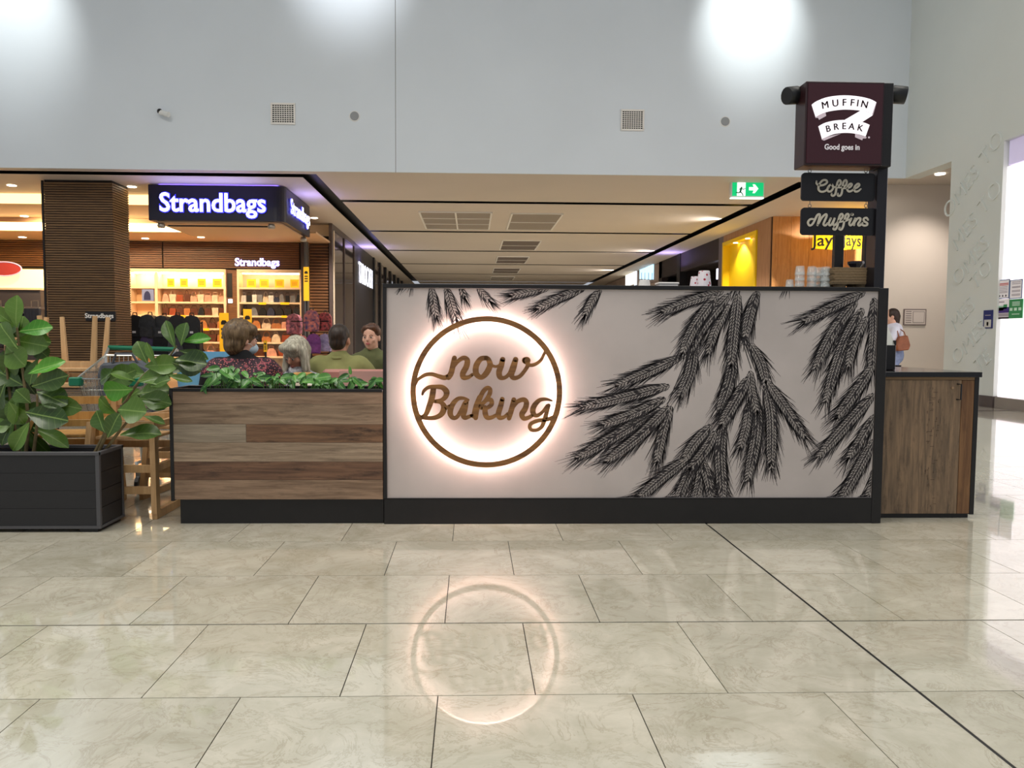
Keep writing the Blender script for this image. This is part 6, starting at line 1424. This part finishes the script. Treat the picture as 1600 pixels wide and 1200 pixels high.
g = G(); g.sphere(Hd+Vector((0, -.02, .03)), (.08, .09, .09), 14, 10); cap(g, Hd+Vector((0, -.06, 0)), Hd+Vector((0, -.07, -.1)), .06, .035); melt(g, 'hair', [hairmat('hair_dark_brown', (64, 44, 34), (34, 22, 18))], t, .012, 2)
for sx_ in (-1, 1): g = G(); cap(g, Vector((sx_*.085, -.03, .042)), Vector((sx_*.09, .14, .036)), .042, .034); melt(g, 'shoe', [black_m], t, .014, 1)
c2_ = at(1410, 535, 12.95)
t = thing('shoulder_bag', 'brown leather shoulder bag on the standing person', 'bag', (c2_.x, 12.95, c2_.z-.15)); t.rotation_euler.z = R(10)
G().prism([(-.12, 0), (.1, .02), (.13, .1), (.07, .27), (-.07, .25), (-.14, .1)], (1, 0, 0), (0, 0, 1), (0, .1, 0), (0, -.05, 0)).obj('bag_body', mat('tan_leather', (150, 86, 52), .45, var=.2, scale=12), t, bevel=.015)
G().tube([(-.07, 0, .24), (-.09, .02, .34), (-.03, .05, .39), (.04, .02, .33), (.06, 0, .25)], .009, 6).obj('strap', mat('tan_leather', (150, 86, 52), .45), t)
# ================================================================== things standing on the kiosk top
ZT = zt+.0045
# cardboard cup trays
card = mat('moulded_pulp', (150, 128, 98), .85, var=.15, scale=60, bump=.3)
TY = YK+.22
x0, x1 = at(1302, 430, TY-.1).x, at(1370, 430, TY-.1).x; cx = (x0+x1)/2; w_ = (x1-x0)/2
def tray_mesh():
    g = G(); w2, d2 = w_*.97, .1
    def ringbox(a, b, z0, z1):      # flared rim wall
        P0 = [(-w2*a, -d2*a), (w2*a, -d2*a), (w2*a, d2*a), (-w2*a, d2*a)]; P1 = [(-w2*b, -d2*b), (w2*b, -d2*b), (w2*b, d2*b), (-w2*b, d2*b)]
        g.add([(x, y, z0) for x, y in P0]+[(x, y, z1) for x, y in P1], [(0, 1, 5, 4), (1, 2, 6, 5), (2, 3, 7, 6), (3, 0, 4, 7), (3, 2, 1, 0), (4, 5, 6, 7)])
    ringbox(.95, .985, 0, .012); ringbox(1.0, 1.0, .0122, .0165); return g
tm = tray_mesh().mesh('tray_rim'); tm.materials.append(card)
def wells(i):
    g = G()
    for sx_ in (-.5, .5):
        for sy_ in (-.05, .05): g.lathe([(.024, 0), (.033, .03), (.042, .046)], 12, (sx_*w_, sy_, 0))
    me = g.mesh('cup_wells'); me.materials.append(card); return me
lm_ = wells(0)
for i in range(6):
    t = thing('cup_tray', ['bottom', 'second lowest', 'third lowest', 'third highest', 'second highest', 'top'][i]+' brown cardboard cup tray of the stack beside the post', 'tray', (cx+[0, .004, -.004, .003, -.005, .002][i], TY, ZT+.0005+i*.0168), R([0, 1.2, -1, 1, -1.6, .6][i]), 'stacked cup trays on the kiosk top')
    inst('tray_rim', tm, t, loc=(0, 0, .0455))
    if i == 0: inst('cup_wells', lm_, t)
# glasses
gl = mat('clear_glass', (228, 234, 234), .06, alpha=.22, spec=1.)
prof = [(.026, .0), (.027, .004), (.034, .085), (.036, .087), (.0355, .0875), (.0325, .086), (.0245, .006), (.0, .005)]
gm = G().lathe([(r_, .0875-z_) for r_, z_ in prof][::-1], 18).mesh('glass_wall'); gm.materials.append(gl); gm.polygons.foreach_set('use_smooth', [True]*len(gm.polygons))
GY = YK+.2
sp_ = [(1249.5, 0, 4, 1., 'tall stack second from left'), (1268, .02, 4, 1., 'tall stack in the middle'), (1279, .08, 4, 1., 'rear stack in the middle'), (1290, .0, 4, .98, 'stack next to the cup trays'), (1234, .0, 2, .85, 'short stack at the left end')]
for px, dy, n_, s_, nm in sp_:
    c = at(px, 440, GY+dy)
    for k in range(n_):
        t = thing('drinking_glass', '%s upside-down clear glass of the %s' % (['bottom', 'second', 'third', 'top'][k], nm), 'glass', (c.x, GY+dy, ZT+.0005+k*.035*s_), 0, 'glasses stacked upside down on the kiosk top'); t.scale = (s_*.9, s_*.9, s_*.62)
        inst('glass_wall', gm, t)
# metal tray under the glasses
c0, c1 = at(1226, 446, GY), at(1303, 446, GY)
# patterned paper cups
cupm = mat('paper_cup_print', (238, 230, 232), .5); cupw = mat('paper_cup_white', (238, 234, 230), .5)
def dots(mt, base, dot, sc_):
    nt = mt.node_tree; N = nt.nodes.new; L = nt.links.new; tc = N('ShaderNodeTexCoord'); v = N('ShaderNodeTexVoronoi'); v.inputs['Scale'].default_value = sc_; L(tc.outputs['Object'], v.inputs['Vector'])
    r_ = N('ShaderNodeValToRGB'); e = r_.color_ramp.elements; e[0].position = .26; e[0].color = (*lin(dot), 1); e[1].position = .3; e[1].color = (*lin(base), 1); L(v.outputs['Distance'], r_.inputs[0]); L(r_.outputs[0], nt.nodes['Principled BSDF'].inputs['Base Color'])
dots(cupm, (238, 230, 236), (176, 40, 66), 42)
cupP = [(.0, .0), (.03, .0), (.031, .004), (.043, .108), (.0455, .111), (.043, .114)]
cm = G().lathe([(r_, .114-z_) for r_, z_ in cupP][::-1], 20).mesh('cup_wall'); cm.materials.append(cupm); rm_ = G().lathe([(.0462, 0), (.0472, .003), (.0455, .006)], 20).mesh('cup_rim'); rm_.materials.append(cupw)
bm2 = G().lathe([(.0305, .11), (.0295, .1155)], 16).mesh('cup_base'); bm2.materials.append(cupw)
def cup(px, Y_, z, s_, label, m_=None):
    c = at(px, 440, Y_); t = thing('paper_cup', label, 'cup', (c.x, Y_, z), 0, 'paper cups upside down on the kiosk top'); t.scale = (s_,)*3
    inst('cup_wall', cm, t); inst('cup_rim', rm_, t); inst('cup_base', bm2, t)
cup(1100, YK+.2, ZT+.0005, 1.08, 'larger floral paper cup upside down on the kiosk top'); cup(1086, YK+.26, ZT+.0005, .82, 'smaller floral paper cup left of the larger one')
for i, (px, lb) in enumerate(((1077, 'left'), (1113, 'right'))):
    c = at(px, 440, YK+.3); tag(G().lathe([(.04, 0), (.046, .004), (.044, .016), (.036, .022), (.0, .023)], 20).obj('cup_lid', cupw, loc=(c.x, YK+.3, ZT+.0005), smooth=True), 'white cup lid just %s of the floral cups' % lb, 'bowl', 'white cup lids')  # white takeaway cup lids lying flat beside the floral cups
cw = G().lathe([(r_, .07-z_*.62) for r_, z_ in cupP][::-1], 20).mesh('cup_wall'); cw.materials.append(cupw)
c = at(1007, 440, YK+.25); t = thing('paper_cup', 'plain white paper cup upside down on the kiosk top', 'cup', (c.x, YK+.25, ZT+.0005)); inst('cup_wall', cw, t)
c = at(992, 440, YK+.25); t = thing('dark_bundle', 'dark blue cloth bundle beside the white cup', 'cloth', (c.x, YK+.28, ZT+.0005)); g = G(); g.sphere((0, 0, .018), (.032, .03, .018)); g.sphere((.015, 0, .03), (.018, .02, .012)); melt(g, 'cloth', [mat('navy_cloth', (34, 36, 60), .85)], t, .005, 2)
c = at(1042, 440, YK+.3); t = thing('white_box', 'low white takeaway box on the kiosk top', 'box', (c.x, YK+.3, ZT+.0005)); G().prism([(-.05, 0), (.05, 0), (.06, .045), (-.06, .045)], (1, 0, 0), (0, 0, 1), (0, .1, 0), (0, -.05, 0)).obj('base', cupw, t, bevel=.003); bx('lid', -.064, .064, -.054, .054, .046, .058, cupw, t, .003)
# coffee grinders rising behind the front
for px, Y_, lb, w_ in ((1309, YK+.52, 'left', .03), (1352, YK+.52, 'right', .016)):
    c = at(px, 400, Y_); t = thing('equipment_upright', 'black equipment upright, %s of the pair behind the cup trays' % lb, 'post', (c.x, Y_, ZT-.0005), 0, 'black uprights behind the trays'); bx('upright', -w_, w_, -.02, .02, .001, at(px, 350, Y_).z-ZT, black_k, t, .002); bx('foot_plate', -w_-.02, w_+.02, -.03, .03, .0008, .01, black_k, t)
c = at(1334, 400, YK+.45); t = thing('coffee_grinder', 'black coffee grinder between the uprights', 'grinder', (c.x+.015, YK+.45, ZT))
G().lathe([(.045, .0008), (.045, .09), (.03, .12), (.028, .16)], 16).obj('grinder_body', black_k, t); G().tube([(0, 0, .14), (-.05, -.02, .15), (-.09, -.02, .135)], .012, 8).obj('spout', black_k, t); G().lathe([(.02, .16), (.05, .2), (.05, .215), (.0, .22)], 16).obj('hopper', mat('hopper_smoke', (40, 36, 44), .2), t)
bx('knob', -.02, .02, -.06, -.04, .08, .11, grey_m, t)
# angled glass screen of the food cabinet at the right end
t = thing('food_cabinet', 'small glass fronted food cabinet behind the post on the worktop', 'cabinet', (2.62, 5.05, .0)); zw = Z(581, CY_, 1450)+.0005
t.location.z = zw
bx('base', -.1, .1, -.2, .2, 0, .16, black_k, t, .004); G().prism([(-.2, .16), (.2, .16), (.2, .46), (.05, .46)], (0, 1, 0), (0, 0, 1), (.19, 0, 0), (-.095, 0, 0)).obj('glass_hood', mat('grey_glass', (176, 178, 172), .1, spec=.6), t); bx('hood_frame', .09, .1, -.2, .2, .16, .19, black_k, t)
bx('tray_shelf', .1, .16, -.16, .0, .02, .03, black_k, t)
